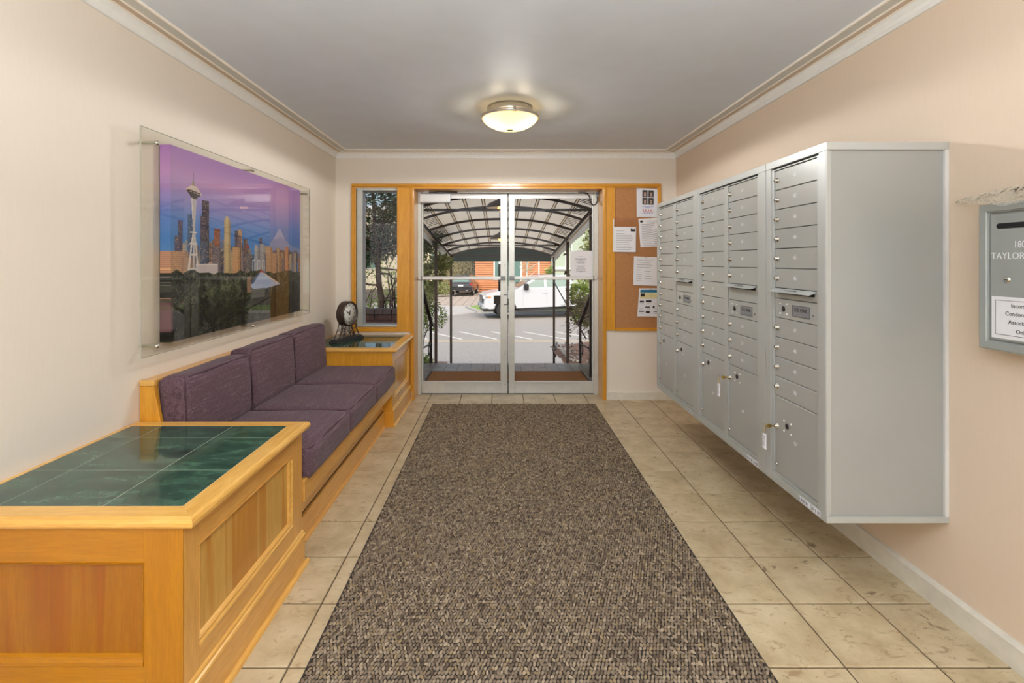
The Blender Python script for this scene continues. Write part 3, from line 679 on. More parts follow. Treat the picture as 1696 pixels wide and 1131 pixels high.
# haze line, mountain, hills
poly([(.56, .50), (.66, .53), (.72, .60), (.76, .655), (.775, .65), (.83, .57), (.90, .53), (1, .51), (1, .44), (.56, .44)], c3(128, 142, 190))
poly([(.70, .57), (.76, .655), (.775, .65), (.82, .58), (.79, .585), (.77, .60), (.745, .58)], c3(158, 160, 204))
for q in range(9): img[px(.5, 1, .50+.004*q, .504+.004*q)] *= 1+.03*(q-4)/4
poly([(.62, .46), (.74, .50), (.86, .49), (1, .47), (1, .40), (.62, .40)], c3(104, 84, 88))
def tower(u0, u1, top, col, base=.30, rows=None, lit=.3):
    sl = px(u0, u1, base, top); hh, ww = img[sl].shape[:2]
    if hh <= 0 or ww <= 0: return
    blk = np.tile(col, (hh, ww, 1)); g = r2.random((hh, ww))
    blk[1::3] *= .72; blk[:, ::3] *= .86; wm = (g < lit*.35); wm[::3] = False; blk[wm] = c3(236, 196, 140)
    blk[:, -max(1, ww//4):] *= .72; img[sl] = blk
img[:] = np.clip(img*1.12, 0, 1)
cols = [c3(122, 116, 140), c3(150, 140, 152), c3(96, 100, 130), c3(178, 160, 150), c3(86, 84, 110), c3(200, 176, 150), c3(130, 132, 160), c3(172, 120, 96)]
for q in range(120):
    u = r2.uniform(-.01, 1.0); hw = r2.uniform(.008, .02); tp = .43+r2.uniform(0, .10)*(1.2-abs(u-.35)); tower(u-hw, u+hw, tp, cols[r2.integers(8)]*r2.uniform(.75, 1.1))
for (a, b_, tp, cc_) in [(.035, .06, .62, (90, 80, 118)), (.02, .05, .54, (104, 94, 122)), (.07, .12, .52, (150, 160, 176)), (.085, .125, .58, (176, 160, 164)), (.085, .12, .66, (60, 98, 150)),
                         (.165, .205, .75, (72, 62, 90)), (.155, .19, .66, (86, 74, 98)), (.15, .20, .52, (92, 100, 134)), (.235, .275, .60, (168, 98, 76)), (.23, .28, .50, (128, 116, 132)),
                         (.30, .345, .66, (208, 180, 140)), (.31, .335, .68, (222, 196, 150)), (.375, .405, .60, (92, 80, 100)), (.40, .43, .61, (196, 150, 122)), (.395, .42, .57, (130, 104, 116)), (.44, .47, .555, (120, 92, 92)),
                         (.36, .415, .50, (222, 168, 128)), (.45, .49, .46, (120, 110, 124)), (.53, .56, .52, (186, 182, 190)), (.57, .595, .57, (96, 86, 110)), (.575, .62, .53, (172, 168, 176)), (.63, .69, .51, (206, 160, 128)),
                         (.69, .735, .47, (190, 148, 124)), (.82, .86, .52, (196, 140, 116)), (.0, .09, .46, (206, 160, 132)), (.05, .12, .43, (186, 148, 128)), (.20, .23, .40, (206, 176, 172))]:
    tower(a, b_, tp, c3(*cc_), lit=.2)
img[px(.46, .485, .49, .515)] = c3(150, 50, 60)
# white needle tower: three legs, waist, saucer, spire
wht = c3(232, 224, 222)
poly([(.083, .36), (.112, .58), (.103, .755), (.109, .755), (.117, .58), (.094, .36)], wht)
poly([(.146, .36), (.122, .58), (.131, .755), (.124, .755), (.117, .58), (.136, .36)], wht*.8)
poly([(.112, .36), (.113, .755), (.121, .755), (.122, .36)], c3(196, 186, 190))
for z_ in (.44, .50, .56): img[px(.096, .136, z_, z_+.008)] = wht*.9
poly([(.092, .372), (.150, .372), (.150, .362), (.092, .362)], wht*.8)
poly([(.102, .752), (.132, .748), (.140, .764), (.160, .774), (.150, .786), (.088, .80), (.074, .790), (.092, .770)], c3(70, 56, 60))
poly([(.074, .790), (.160, .774), (.160, .783), (.144, .806), (.128, .820), (.110, .826), (.094, .812), (.074, .796)], c3(222, 206, 204))
poly([(.078, .790), (.156, .779), (.150, .787), (.088, .797)], c3(80, 62, 62))
poly([(.104, .822), (.124, .818), (.121, .842), (.108, .844)], c3(160, 146, 150)); poly([(.1135, .84), (.1175, .84), (.116, .892), (.115, .892)], c3(90, 74, 90))
# low hall, arches, tent, dark trees
img[px(.13, .26, .33, .395)] = c3(208, 196, 200); img[px(.13, .26, .385, .395)] = c3(226, 216, 214)
for q in range(3): 
    for s_ in (0, .017): img[px(.512+.042*q+s_, .517+.042*q+s_, .34, .415)] = c3(214, 218, 230)
    img[px(.512+.042*q, .534+.042*q, .410, .418)] = c3(214, 218, 230)
nz = noise2(Hp, Wp, 3, 5)*.5+noise2(Hp, Wp, 9, 6)*.5
edge = .335+.035*noise2(Hp, Wp, 14, 8)[0][None, :]-.02*uu; tm = vv < edge
td = lerp_stops(nz, [(.2, c3(22, 28, 28)), (.45, c3(40, 46, 42)), (.62, c3(72, 76, 64)), (.85, c3(124, 122, 104))]); img[tm] = td[tm]
shade_ = np.clip((vv-.02)/.30, .35, 1)[..., None]; img[tm] = (img*shade_)[tm]
spk = (r2.random((Hp, Wp)) < .035) & tm & (vv > .16); img[spk] = c3(134, 132, 120)
spk = (r2.random((Hp, Wp)) < .002) & tm; img[spk] = c3(198, 150, 120)
poly([(.48, .25), (.53, .29), (.578, .342), (.592, .342), (.65, .295), (.72, .255), (.776, .240), (.70, .228), (.60, .215), (.52, .222)], c3(176, 190, 226))
poly([(.48, .25), (.52, .262), (.588, .344), (.575, .342)], c3(78, 92, 140)); poly([(.586, .344), (.60, .325), (.73, .252), (.76, .246)], c3(236, 216, 206)); poly([(.560, .330), (.588, .352), (.615, .325), (.588, .334)], c3(196, 92, 84))
img[px(.468, .50, .20, .305)] = c3(172, 130, 112)*.8; img[px(.50, .62, .16, .222)] = c3(84, 88, 84); img[px(.0, .012, .05, .2)] = c3(152, 110, 118)*.5
for q in range(5): img[px(.50, .62, .165+.012*q, .169+.012*q)] = c3(120, 122, 116)
yv = PY0+uu*(PY1-PY0); zv = PZ0+vv*(PZ1-PZ0)
V = np.stack([np.full(Hp*Wp, PXF-XL), yv.ravel()-3.05, zv.ravel()-.955], 1)
idx = np.arange(Hp*Wp).reshape(Hp, Wp); Fq = np.stack([idx[1:, :-1], idx[1:, 1:], idx[:-1, 1:], idx[:-1, :-1]], -1).reshape(-1, 4)
me = grid_mesh('print', V, Fq, 'city_print'); ca_ = me.color_attributes.new('ink', 'FLOAT_COLOR', 'POINT')
ca_.data.foreach_set('color', np.c_[np.clip(img, 0, 1).reshape(-1, 3), np.ones(Hp*Wp)].astype(np.float32).ravel()); link('print', me, pic)
# the print wraps round the near side of the canvas
N_ = Hp; sv = np.linspace(PZ1, PZ0, N_); V = np.concatenate([np.stack([np.full(N_, .004), np.full(N_, PY0-3.05), sv-.955], 1), np.stack([np.full(N_, PXF-XL), np.full(N_, PY0-3.05), sv-.955], 1)])
Fq = np.array([(i, i+1, N_+i+1, N_+i) for i in range(N_-1)]); me = grid_mesh('print_wrap', V, Fq, 'city_print')
ca_ = me.color_attributes.new('ink', 'FLOAT_COLOR', 'POINT'); cw = np.concatenate([img[:, 1], img[:, 1]])*np.array([1.12, 1.05, 1.1]); cw[N_:] = cw[:N_]
ca_.data.foreach_set('color', np.c_[np.clip(cw, 0, 1), np.ones(2*N_)].astype(np.float32).ravel()); link('print_wrap', me, pic)
ac = thing('acrylic_panel', 'large clear acrylic sheet on standoffs in front of the skyline canvas', 'panel', (XL, 3.01, .92))
AY0, AY1, AZ0, AZ1, AX = 2.09, 3.931, .922, 1.908, -1.530
part('sheet', MB().box(AX, AX+.005, AY0, AY1, AZ0, AZ1), 'acrylic', ac)
ed = MB().box(AX-.0005, AX+.0055, AY0-.0012, AY0, AZ0, AZ1).box(AX-.0005, AX+.0055, AY1, AY1+.0015, AZ0, AZ1).box(AX-.0005, AX+.0055, AY0, AY1, AZ1, AZ1+.001).box(AX-.0005, AX+.0055, AY0, AY1, AZ0-.001, AZ0)
part('polished_edge', ed, 'acrylic_edge', ac)
for (y, z) in ((2.185, 1.858), (2.185, .958), (3.03, .938), (3.03, 1.893), (3.86, 1.862), (3.86, .955)):
    so = part('standoff', MB().lathe([(.0, XL+.001), (.011, XL+.001), (.011, AX), (.0, AX)], (0, y, z), 'X', 16), 'acrylic', ac)
    part('cap', MB().lathe([(.010, AX+.005), (.010, AX+.009), (.004, AX+.013), (0, AX+.013)], (0, y, z), 'X', 16), 'nickel', so)
    part('bolt', MB().lathe([(.0, XL+.001), (.0045, XL+.0015), (.0045, AX), (0, AX)], (0, y, z), 'X', 8), 'acrylic_edge', so)

# ------------------------------------------------------------------ mantel clock
ck = thing('mantel_clock', 'round dark metal clock with Roman numerals on a scrolled iron stand', 'clock', (-1.372, 4.395, .6305), math.radians(-18.4), local=True)
# local frame: face looks along +x, y runs along the base
RC, ZCk = .112, .2375
part('base', MB().box(-.045, .045, -.195, .195, 0, .016).box(-.037, .037, -.180, .180, .016, .030), 'clock_base', ck, .004)
part('drum', MB().lathe([(.0, -.036), (RC-.004, -.036), (RC, -.030), (RC, .030), (RC-.004, .038), (RC-.012, .038), (RC-.014, .022), (0, .022)], (0, 0, ZCk), 'X', 48), 'clock_metal', ck)
dial = part('dial', MB().lathe([(0, .0235), (RC-.015, .0235), (RC-.015, .022)], (0, 0, ZCk), 'X', 40), 'clock_dial', ck)
RF = Matrix(((0, 0, 1), (1, 0, 0), (0, 1, 0))).to_euler()
for k_, num in enumerate(['XII', 'I', 'II', 'III', 'IIII', 'V', 'VI', 'VII', 'VIII', 'IX', 'X', 'XI']):
    a = math.radians(k_*30); me = text_mesh(num, .026, 'ink', .0004)
    o = link('numeral', me, dial, (.0242, .074*math.sin(a), ZCk+.074*math.cos(a)), (Matrix(((0, 0, 1), (1, 0, 0), (0, 1, 0))) @ Matrix.Rotation(-a, 3, 'Z')).to_euler())
def hand(a, L_, wd):
    a = math.radians(a); m = Matrix.Translation((0, 0, ZCk)) @ Matrix.Rotation(-a, 4, 'X')
    return MB().prism([(-wd, -.014), (wd, -.014), (wd*1.6, L_*.45), (0, L_), (-wd*1.6, L_*.45)], .0255, .0268, 'X').xf(m)
part('hand', hand(300, .062, .0028), 'ink', dial); part('hand', hand(22, .040, .0042), 'ink', dial)
part('hub', MB().lathe([(0, .029), (.007, .029), (.007, .024)], (0, 0, ZCk), 'X', 16), 'ink', dial)
part('maker_mark', MB().box(.0236, .0241, -.012, .012, ZCk-.042, ZCk-.037), 'ink', dial)
legs = []
for x in (-.024, .024):
    for s_ in (-1, 1):
        part('leg', MB().tube([(x, s_*.150, .030), (x, s_*.128, .062), (x, s_*.104, .102), (x, s_*.088, .140), (x, s_*.082, .160)], .0045, 8), 'clock_metal', ck)
def spiral(cy_, cz, r0, turns, s_, a0, x):
    pts = []
    for k_ in range(22):
        f_ = k_/21; a = a0+s_*turns*2*PI*f_; r = r0*(1-.75*f_); pts.append((x, cy_+r*math.cos(a), cz+r*math.sin(a)))
    return pts
sc = MB()
for x in (-.018, .018):
    for s_ in (-1, 1):
        sc.tube(spiral(s_*.030, .098, .026, 1.2, -s_, PI/2, x), .0028, 6); sc.tube(spiral(s_*.034, .055, .022, 1.2, s_, -PI/2, x), .0028, 6)
        sc.tube(spiral(s_*.078, .060, .020, 1.1, s_, PI/2, x), .0028, 6); sc.tube([(x, s_*.072, .030), (x, s_*.066, .08), (x, s_*.056, .135)], .003, 6)
        sc.tube(spiral(s_*.092, .100, .012, 1.0, s_, PI/2, x), .0024, 6)
    sc.tube([(x, 0, .030), (x, 0, .126)], .003, 6)
part('scrollwork', sc, 'clock_metal', ck)

# ================================================================== wall of mailboxes (face looks to -X)
XM = 1.226; MZ0, MZ1 = .345, 1.785
def chamfer(hy, hz, t_, e=.0018):
    """door leaf centred on its front face, front towards -x"""
    return MB().add([(t_, -hy, -hz), (t_, hy, -hz), (t_, hy, hz), (t_, -hy, hz), (e, -hy, -hz), (e, hy, -hz), (e, hy, hz), (e, -hy, hz),
                     (0, -hy+e, -hz+e), (0, hy-e, -hz+e), (0, hy-e, hz-e), (0, -hy+e, hz-e)],
                    [(0, 4, 5, 1), (1, 5, 6, 2), (2, 6, 7, 3), (3, 7, 4, 0), (4, 8, 9, 5), (5, 9, 10, 6), (6, 10, 11, 7), (7, 11, 8, 4), (8, 11, 10, 9), (0, 1, 2, 3)])
lock_m = MB().lathe([(0, -.0135), (.0062, -.0135), (.0074, -.012), (.0074, -.004), (.0115, -.003), (.0122, 0)], (0, 0, 0), 'X', 18); lock_m.add([(-.0138, -.0012, -.0045), (-.0138, .0012, -.0045), (-.0138, .0012, .0045), (-.0138, -.0012, .0045)], [(0, 1, 2, 3)])
lock_me = lock_m.mesh('lock', 'nickel'); fixn(lock_me); lock_me.materials.append(M['dark_gap']); lock_me.polygons[-1].material_index = 1
knob_me = MB().lathe([(0, -.010), (.006, -.009), (.008, -.004), (.004, 0)], (0, 0, 0), 'X', 12).mesh('knob', 'nickel')
riv = MB()
for y, z in ((-.026, .022), (-.026, -.022), (.026, .022), (.026, -.022)): riv.lathe([(0, -.003), (.0035, -.002), (.0045, 0)], (0, y, z), 'X', 8)
riv_me = riv.mesh('rivets', 'crown_white')
plock_me = MB().lathe([(0, -.004), (.009, -.004), (.0125, -.002), (.0125, 0)], (0, 0, 0), 'X', 16).mesh('carrier_lock', 'ink')
num_cache = {}
def num_mesh(s_, size=.024):
    if (s_, size) not in num_cache: num_cache[(s_, size)] = text_mesh(s_, size, 'ink_white', .0002)
    return num_cache[(s_, size)]
door_cache = {}
XDF = XM+.008                                                # front plane of the little doors
def box_door(unit, ya, yb, za, zb, num=None, lock=True, nm='box_door', label=None):
    key = (round(yb-ya, 3), round(zb-za, 4))
    if key not in door_cache: door_cache[key] = chamfer((yb-ya)/2-.0012, (zb-za)/2-.0013, .007).mesh('box_door', 'mailbox_door'); fixn(door_cache[key])
    og = ORG[unit.name]; yc, zc_ = (ya+yb)/2, (za+zb)/2
    d = link(nm, door_cache[key], unit, (XDF-og[0], yc-og[1], zc_-og[2])); ORG[d.name] = (XDF, yc, zc_)
    if lock: link('lock', lock_me, d, (0, (yb-ya)/2-.020, 0))
    if num: link('number', num_mesh(num), d, (-.0004, 0, .002), R_LEFTFACE)
    if label: d['label'] = label
    return d
def parcel_door(unit, ya, yb, za, zb, num, zl):
    d = box_door(unit, ya, yb, za, zb, None, False, 'parcel_door'); zc_ = (za+zb)/2; hy = (yb-ya)/2
    link('lock', lock_me, d, (0, hy-.020, zl-zc_)); link('knob', knob_me, d, (0, hy-.022, .432-zc_))
    link('carrier_lock', plock_me, d, (0, hy-.095, zl+.022-zc_)); link('rivets', riv_me, d, (0, hy-.098, zl+.018-zc_))
    link('number', num_mesh(num), d, (-.0004, -.005, .566-zc_), R_LEFTFACE); return d
def slot_and_mail(unit, ya, yb, zt, zm, zb):
    d = box_door(unit, ya, yb, zm, zt, None, False, 'slot_panel'); og = ORG[d.name]
    part('slot', MB().box(XDF-.0015, XDF+.001, ya+.020, yb-.018, zt-.024, zt-.008), 'dark_gap', d)
    fl = part('hood', MB().prism([(XDF, zt-.004), (XDF-.004, zt-.001), (XDF-.033, zt-.0145), (XDF-.033, zt-.0175), (XDF, zt-.008)], ya+.008, yb-.008, 'Y'), 'mailbox_door', d, .0008)
    me = text_mesh('OUTGOING MAIL', .011, 'ink', .0002)
    m3 = Matrix(((0, -.92, -.42), (-1, 0, 0), (0, .42, -.92))); m3 = Matrix(((0, .90, -.43), (-1, 0, 0), (0, .43, .90)))
    o = link('lettering', me, d, (XDF-.0189-og[0], (ya+yb)/2-og[1], zt-.0068-og[2]), m3.to_euler())
    d = box_door(unit, ya, yb, zb, zm, None, False, 'mail_collection_door'); og = ORG[d.name]
    hy, yc, zc_ = (yb-ya)/2, (ya+yb)/2, (zm+zb)/2
    link('carrier_lock', plock_me, d, (0, hy-.068, 0)); link('rivets', riv_me, d, (0, hy-.068, 0))
    part('plate', MB().box(XDF-.002, XDF, yc-.100, yc+.012, zc_-.022, zc_+.021), 'plate_grey', d, .0006)
    part('plate_rim', MB().box(XDF-.0028, XDF, yc-.102, yc+.014, zc_+.0205, zc_+.023).box(XDF-.0028, XDF, yc-.102, yc+.014, zc_-.024, zc_-.0215).box(XDF-.0028, XDF, yc-.102, yc-.100, zc_-.022, zc_+.021).box(XDF-.0028, XDF, yc+.012, yc+.014, zc_-.022, zc_+.021), 'steel_dark', d)
    me = text_mesh('U.S. MAIL', .0215, 'ink', .0003); link('lettering', me, d, (-.0024, -.044, .004), R_LEFTFACE)
    part('small_print', MB().box(XDF-.0024, XDF-.0019, yc-.094, yc+.006, zc_-.0145, zc_-.0138).box(XDF-.0024, XDF-.0019, yc-.090, yc+.002, zc_-.0185, zc_-.0165), 'ink_soft', d)
    link('rivets', MB().lathe([(0, -.003), (.0035, -.002), (.0045, 0)], (0, -hy+.028, -.008), 'X', 8).mesh('rivets', 'steel_dark'), d)
PITCH = .0872; ZT = 1.7385
def column(unit, ya, yb, nums, kind, pnum, zl=.709):
    z = ZT
    if kind == 'plain':
        for k_ in nums: box_door(unit, ya, yb, z-PITCH, z, str(k_)); z -= PITCH
    else:
        for k_ in nums[:6]: box_door(unit, ya, yb, z-PITCH, z, str(k_)); z -= PITCH
        zm = z-(.046 if kind == 'half' else PITCH); slot_and_mail(unit, ya, yb, z, zm, zm-.0865); z = zm-.0865
        for k_ in nums[6:]: box_door(unit, ya, yb, z-PITCH, z, str(k_)); z -= PITCH
    parcel_door(unit, ya, yb, .393, z, pnum, zl)
def mail_unit(label, y0, y1, cols, end=False):
    t = thing('mailbox_unit', label, 'mailbox', ((XM+XR)/2, (y0+y1)/2, MZ0), group=None)
    e = .0012; a, b_ = y0+e, y1-e
    body = part('housing', MB().box(XM+.020, XR-.001, a+.004, b_-.004, MZ0+.004, MZ1-.004), 'mailbox_end', t)
    lo, hi = min(c_[0] for c_ in cols)-.016, max(c_[1] for c_ in cols)+.020       # opening in the outer trim
    part('trim_rail', MB().box(XM, XM+.024, a, b_, 1.7525, MZ1).box(XM+.024, XR-.001, a, b_, MZ1-.005, MZ1), 'mailbox_paint', t, .0015, label='top trim')
    part('trim_rail', MB().box(XM, XM+.024, a, b_, MZ0, .378).box(XM+.024, XR-.001, a, b_, MZ0, MZ0+.005), 'mailbox_paint', t, .0015, label='bottom trim')
    part('trim_stile', MB().box(XM, XM+.024, a, lo, .378, 1.7525), 'mailbox_paint', t, .0015)
    part('trim_stile', MB().box(XM, XM+.024, hi, b_, .378, 1.7525), 'mailbox_paint', t, .0015)
    part('recess', MB().box(XM+.015, XM+.021, lo, hi, .378, 1.7525), 'dark_gap', t)
    fr = MB(); ed_ = sorted([(c_[0], c_[1]) for c_ in cols]); last = lo
    for c_ in ed_:
        if c_[0]-last > .003: fr.box(XM+.004, XM+.016, last+.0015, c_[0]-.0012, .380, 1.745)
        last = c_[1]+.0012
    fr.box(XM+.004, XM+.016, last, hi-.0015, .380, 1.745)
    for c_ in ed_: fr.box(XM+.004, XM+.016, c_[0]-.002, c_[1]+.002, .380, .392).box(XM+.004, XM+.016, c_[0]-.002, c_[1]+.002, ZT+.0012, 1.745)
    part('door_frame', fr, 'mailbox_paint', t, .001)
    if end:
        part('end_trim', MB().box(XM+.001, XR-.001, a-.006, a+.004, MZ1-.030, MZ1-.001), 'mailbox_paint', t, .001)
        part('end_trim', MB().box(XM+.001, XR-.001, a-.006, a+.004, MZ0+.001, MZ0+.024), 'mailbox_paint', t, .001)
        part('end_trim', MB().box(XM+.001, XM+.010, a-.005, a+.004, MZ0+.024, MZ1-.030), 'mailbox_paint', t, .001)
        part('end_trim', MB().box(XR-.016, XR-.001, a-.007, a+.004, MZ0+.024, MZ1-.030), 'aluminium_bright', t, .001)
    for c_ in cols: column(t, c_[0], c_[1], c_[2], c_[3], c_[4], c_[5])
    return t
uA = mail_unit('grey mailbox unit with one column of doors numbered 41 to 50, nearest', 1.8645, 2.285, [(1.922, 2.223, list(range(41, 51)), 'half', '5P', .599)], True)
uB = mail_unit('middle grey mailbox unit with two columns of doors numbered 21 to 40', 2.287, 3.086, [(2.372, 2.675, list(range(32, 41)), 'full', '4P', .709), (2.726, 3.030, list(range(21, 32)), 'plain', '3P', .709)])
uC = mail_unit('grey mailbox unit farthest away, doors numbered 1 to 20, next to the cork board', 3.088, 3.884, [(3.170, 3.470, list(range(12, 21)), 'full', '2P', .709), (3.536, 3.834, list(range(1, 12)), 'plain', '1P', .709)])
def sticker(u, ya, yb):
    s_ = part('sticker', MB().box(XM-.0008, XM, ya, yb, .351, .372), 'paper_cool', u); q = MB(); y = yb-.004
    while y > ya+.008: wd = random.choice((.003, .006, .010)); q.box(XM-.0012, XM-.0007, y-wd, y, .355, .368); y -= wd+random.choice((.003, .005))
    part('print', q, 'ink_soft', s_)
sticker(uA, 1.955, 2.03); sticker(uA, 1.895, 1.945); sticker(uB, 2.405, 2.46); sticker(uB, 2.355, 2.395); sticker(uC, 3.17, 3.24)
def keys(label, y, z, yt):
    x = XDF-.016; t = thing('key_ring', label, 'keys', (x, y, z-.1), group=None)
    part('key', MB().box(x-.022, x+.006, y-.0012, y+.0012, z-.003, z+.003).prism([(x-.022+.012*math.cos(a*PI/5), z+.010*math.sin(a*PI/5)) for a in range(10)], y-.0012, y+.0012, 'Y'), 'brass', t)
    rp = [(x-.026, yt+.012*math.cos(a*PI/9), z-.012+.012*math.sin(a*PI/9)) for a in range(18)]
    part('ring', MB().tube(rp, .0012, 6, closed=True).tube([(x-.024, y, z-.004), (x-.026, (y+yt)/2, z-.003), (x-.026, yt, z)], .0014, 6), 'brass', t)
    part('ring', MB().tube([(x-.026+.005*math.cos(a*PI/6), yt, z-.032+.008*math.sin(a*PI/6)) for a in range(12)], .0012, 6, closed=True), 'brass', t)
    tg = part('tag', MB().box(x-.029, x-.024, yt-.0125, yt+.0125, z-.108, z-.044).box(x-.029, x-.024, yt-.0145, yt+.0145, z-.112, z-.104), 'paper', t, .0015)
    q = MB()
    for k_ in range(6): q.box(x-.0296, x-.029, yt-.009+.001*(k_ % 3), yt+.009-.002*(k_ % 2), z-.056-.008*k_, z-.053-.008*k_)
    part('print', q, 'ink_soft', tg)
keys('brass key with white tag in the parcel door of the nearest mailbox unit', 2.203, .599, 2.232)
keys('brass key with white tag in the parcel door of the middle mailbox unit', 2.655, .709, 2.700)

# ------------------------------------------------------------------ grey steel drop box on the right wall
XF = 1.622; DY0, DY1, DZ0, DZ1 = 1.408, 1.676, 1.042, 1.523
db = thing('drop_box', 'grey steel drop box with a mail slot and address lettering on the right wall', 'drop box', (XF, 1.542, DZ0))
part('housing', MB().box(XF+.012, XR, DY0+.004, DY1-.004, DZ0+.004, DZ1-.004), 'drop_box_paint', db)
fw = .030
pr = [(0, XF+.016), (0, XF+.002), (.004, XF), (fw-.006, XF), (fw-.004, XF+.004), (fw-.002, XF+.004), (fw, XF+.012)]
def miter_frame(y0, y1, z0, z1, prof):
    m = MB(); n_ = len(prof); cs = [(y0, z0, 1, 1), (y1, z0, -1, 1), (y1, z1, -1, -1), (y0, z1, 1, -1)]
    vs = [(x, cy_+dy*o_, cz+dz*o_) for (cy_, cz, dy, dz) in cs for (o_, x) in prof]
    return m.add(vs, [(k_*n_+i, k_*n_+i+1, ((k_+1) % 4)*n_+i+1, ((k_+1) % 4)*n_+i) for k_ in range(4) for i in range(n_-1)])
part('frame', miter_frame(DY0, DY1, DZ0, DZ1, pr), 'drop_box_paint', db)
dr = part('door', MB().box(XF+.006, XF+.012, DY0+fw+.004, DY1-fw-.004, DZ0+fw+.004, DZ1-fw-.004), 'drop_box_paint', db, .002)
sl = MB(); sp = [(1.612+.009*math.cos(a), 1.4485+.009*math.sin(a)) for a in np.linspace(-PI/2, PI/2, 9)]+[(1.472+.009*math.cos(a), 1.4485+.009*math.sin(a)) for a in np.linspace(PI/2, 3*PI/2, 9)]
part('slot', sl.prism(sp, XF+.0052, XF+.007, 'X'), 'dark_gap', dr)
def lettering(txt, size, y, z, parent, mt, sx=1.0, x=XF+.0055, align='CENTER'):
    me = text_mesh(txt, size, mt, .0003, align); me.transform(Matrix.Scale(sx, 4, (1, 0, 0))); og = ORG[parent.name]
    return link('lettering', me, parent, (x-og[0], y-og[1], z-og[2]), R_LEFTFACE)
lettering('1800', .031, 1.542, 1.386, dr, 'ink_white', .80); lettering('TAYLOR AVE N', .031, 1.542, 1.350, dr, 'ink_white', .90)
lk = part('lock', MB().lathe([(.0, -.004), (.0068, -.004), (.0078, -.002), (.0105, -.001), (.0108, .001)], (XF+.006, 1.587, 1.274), 'X', 20), 'nickel', dr)
part('keyhole', MB().box(XF+.0012, XF+.0019, 1.582, 1.590, 1.2725, 1.2750), 'dark_gap', lk)
nt = thing('paper_notice', 'white notice with thin black border reading Incoming Condominium Association Only on the drop box', 'notice', (XF+.0055, 1.542, 1.083))
part('sheet', MB().box(XF+.0048, XF+.0055, 1.448, 1.636, 1.083, 1.219), 'paper', nt)
part('border', MB().box(XF+.0043, XF+.0049, 1.460, 1.624, 1.2058, 1.207).box(XF+.0043, XF+.0049, 1.460, 1.624, 1.095, 1.0962).box(XF+.0043, XF+.0049, 1.460, 1.4612, 1.095, 1.207).box(XF+.0043, XF+.0049, 1.6228, 1.624, 1.095, 1.207), 'ink', nt)
for s_, z in (('Incoming', 1.1915), ('Condominium', 1.165), ('Association', 1.1385), ('Only', 1.110)): lettering(s_, .0185, 1.542, z, nt, 'ink', .93, XF+.0045)
# clear plastic film lying on the drop box
def bag(y, v):
    s_ = (1.815-y)/.50; z0_ = np.interp(s_, [0, .25, .42, .5, .6, 1], [1.549, 1.530, 1.521, 1.508, 1.514, 1.52]); hh = np.interp(s_, [0, .1, .3, .5, .7, 1], [.003, .024, .046, .070, .085, .08])
    d_ = min(1, s_*2.6); x = 1.672-.080*(1-v)**.8*d_
    wv = .006*math.sin(38*y+6*v)+.005*math.sin(71*y-9*v+1)+.004*math.sin(19*v+23*y)
    amp = d_*math.sin(PI*min(1, v*1.0))*.9+.15*d_
    return (x+wv*amp, y, z0_+hh*v+.6*wv*amp)
NU, NVV = 90, 22; V = np.array([bag(1.815-.50*i/NU, j/NVV) for i in range(NU+1) for j in range(NVV+1)]); V += rng.normal(0, .0011, V.shape)*np.array([1, .2, 1])
Fq = np.array([(i*(NVV+1)+j, (i+1)*(NVV+1)+j, (i+1)*(NVV+1)+j+1, i*(NVV+1)+j+1) for i in range(NU) for j in range(NVV)])
pbg = thing('plastic_bag', 'crumpled clear plastic film with black letters lying on top of the drop box', 'plastic bag', (1.64, 1.56, 1.523))
V -= np.array([1.64, 1.56, 1.523]); link('film', grid_mesh('film', V, Fq, 'plastic_film', False), pbg)
for s_, y, v0, size in (('S', 1.690, .55, .030), ('T', 1.655, .62, .024), ('L', 1.606, .70, .034), ('A', 1.577, .74, .034), ('R', 1.550, .76, .034)):
    me = text_mesh(s_, size, 'ink', .0001, 'CENTER', 4)
    for vt in me.vertices:
        yy = y-vt.co.x-.25*vt.co.y; q = bag(yy, min(1, max(0, v0+vt.co.y/.105))); vt.co = Vector((q[0]-1.64-.0035, q[1]-1.56, q[2]-1.523+.001))
    link('letter', me, pbg)

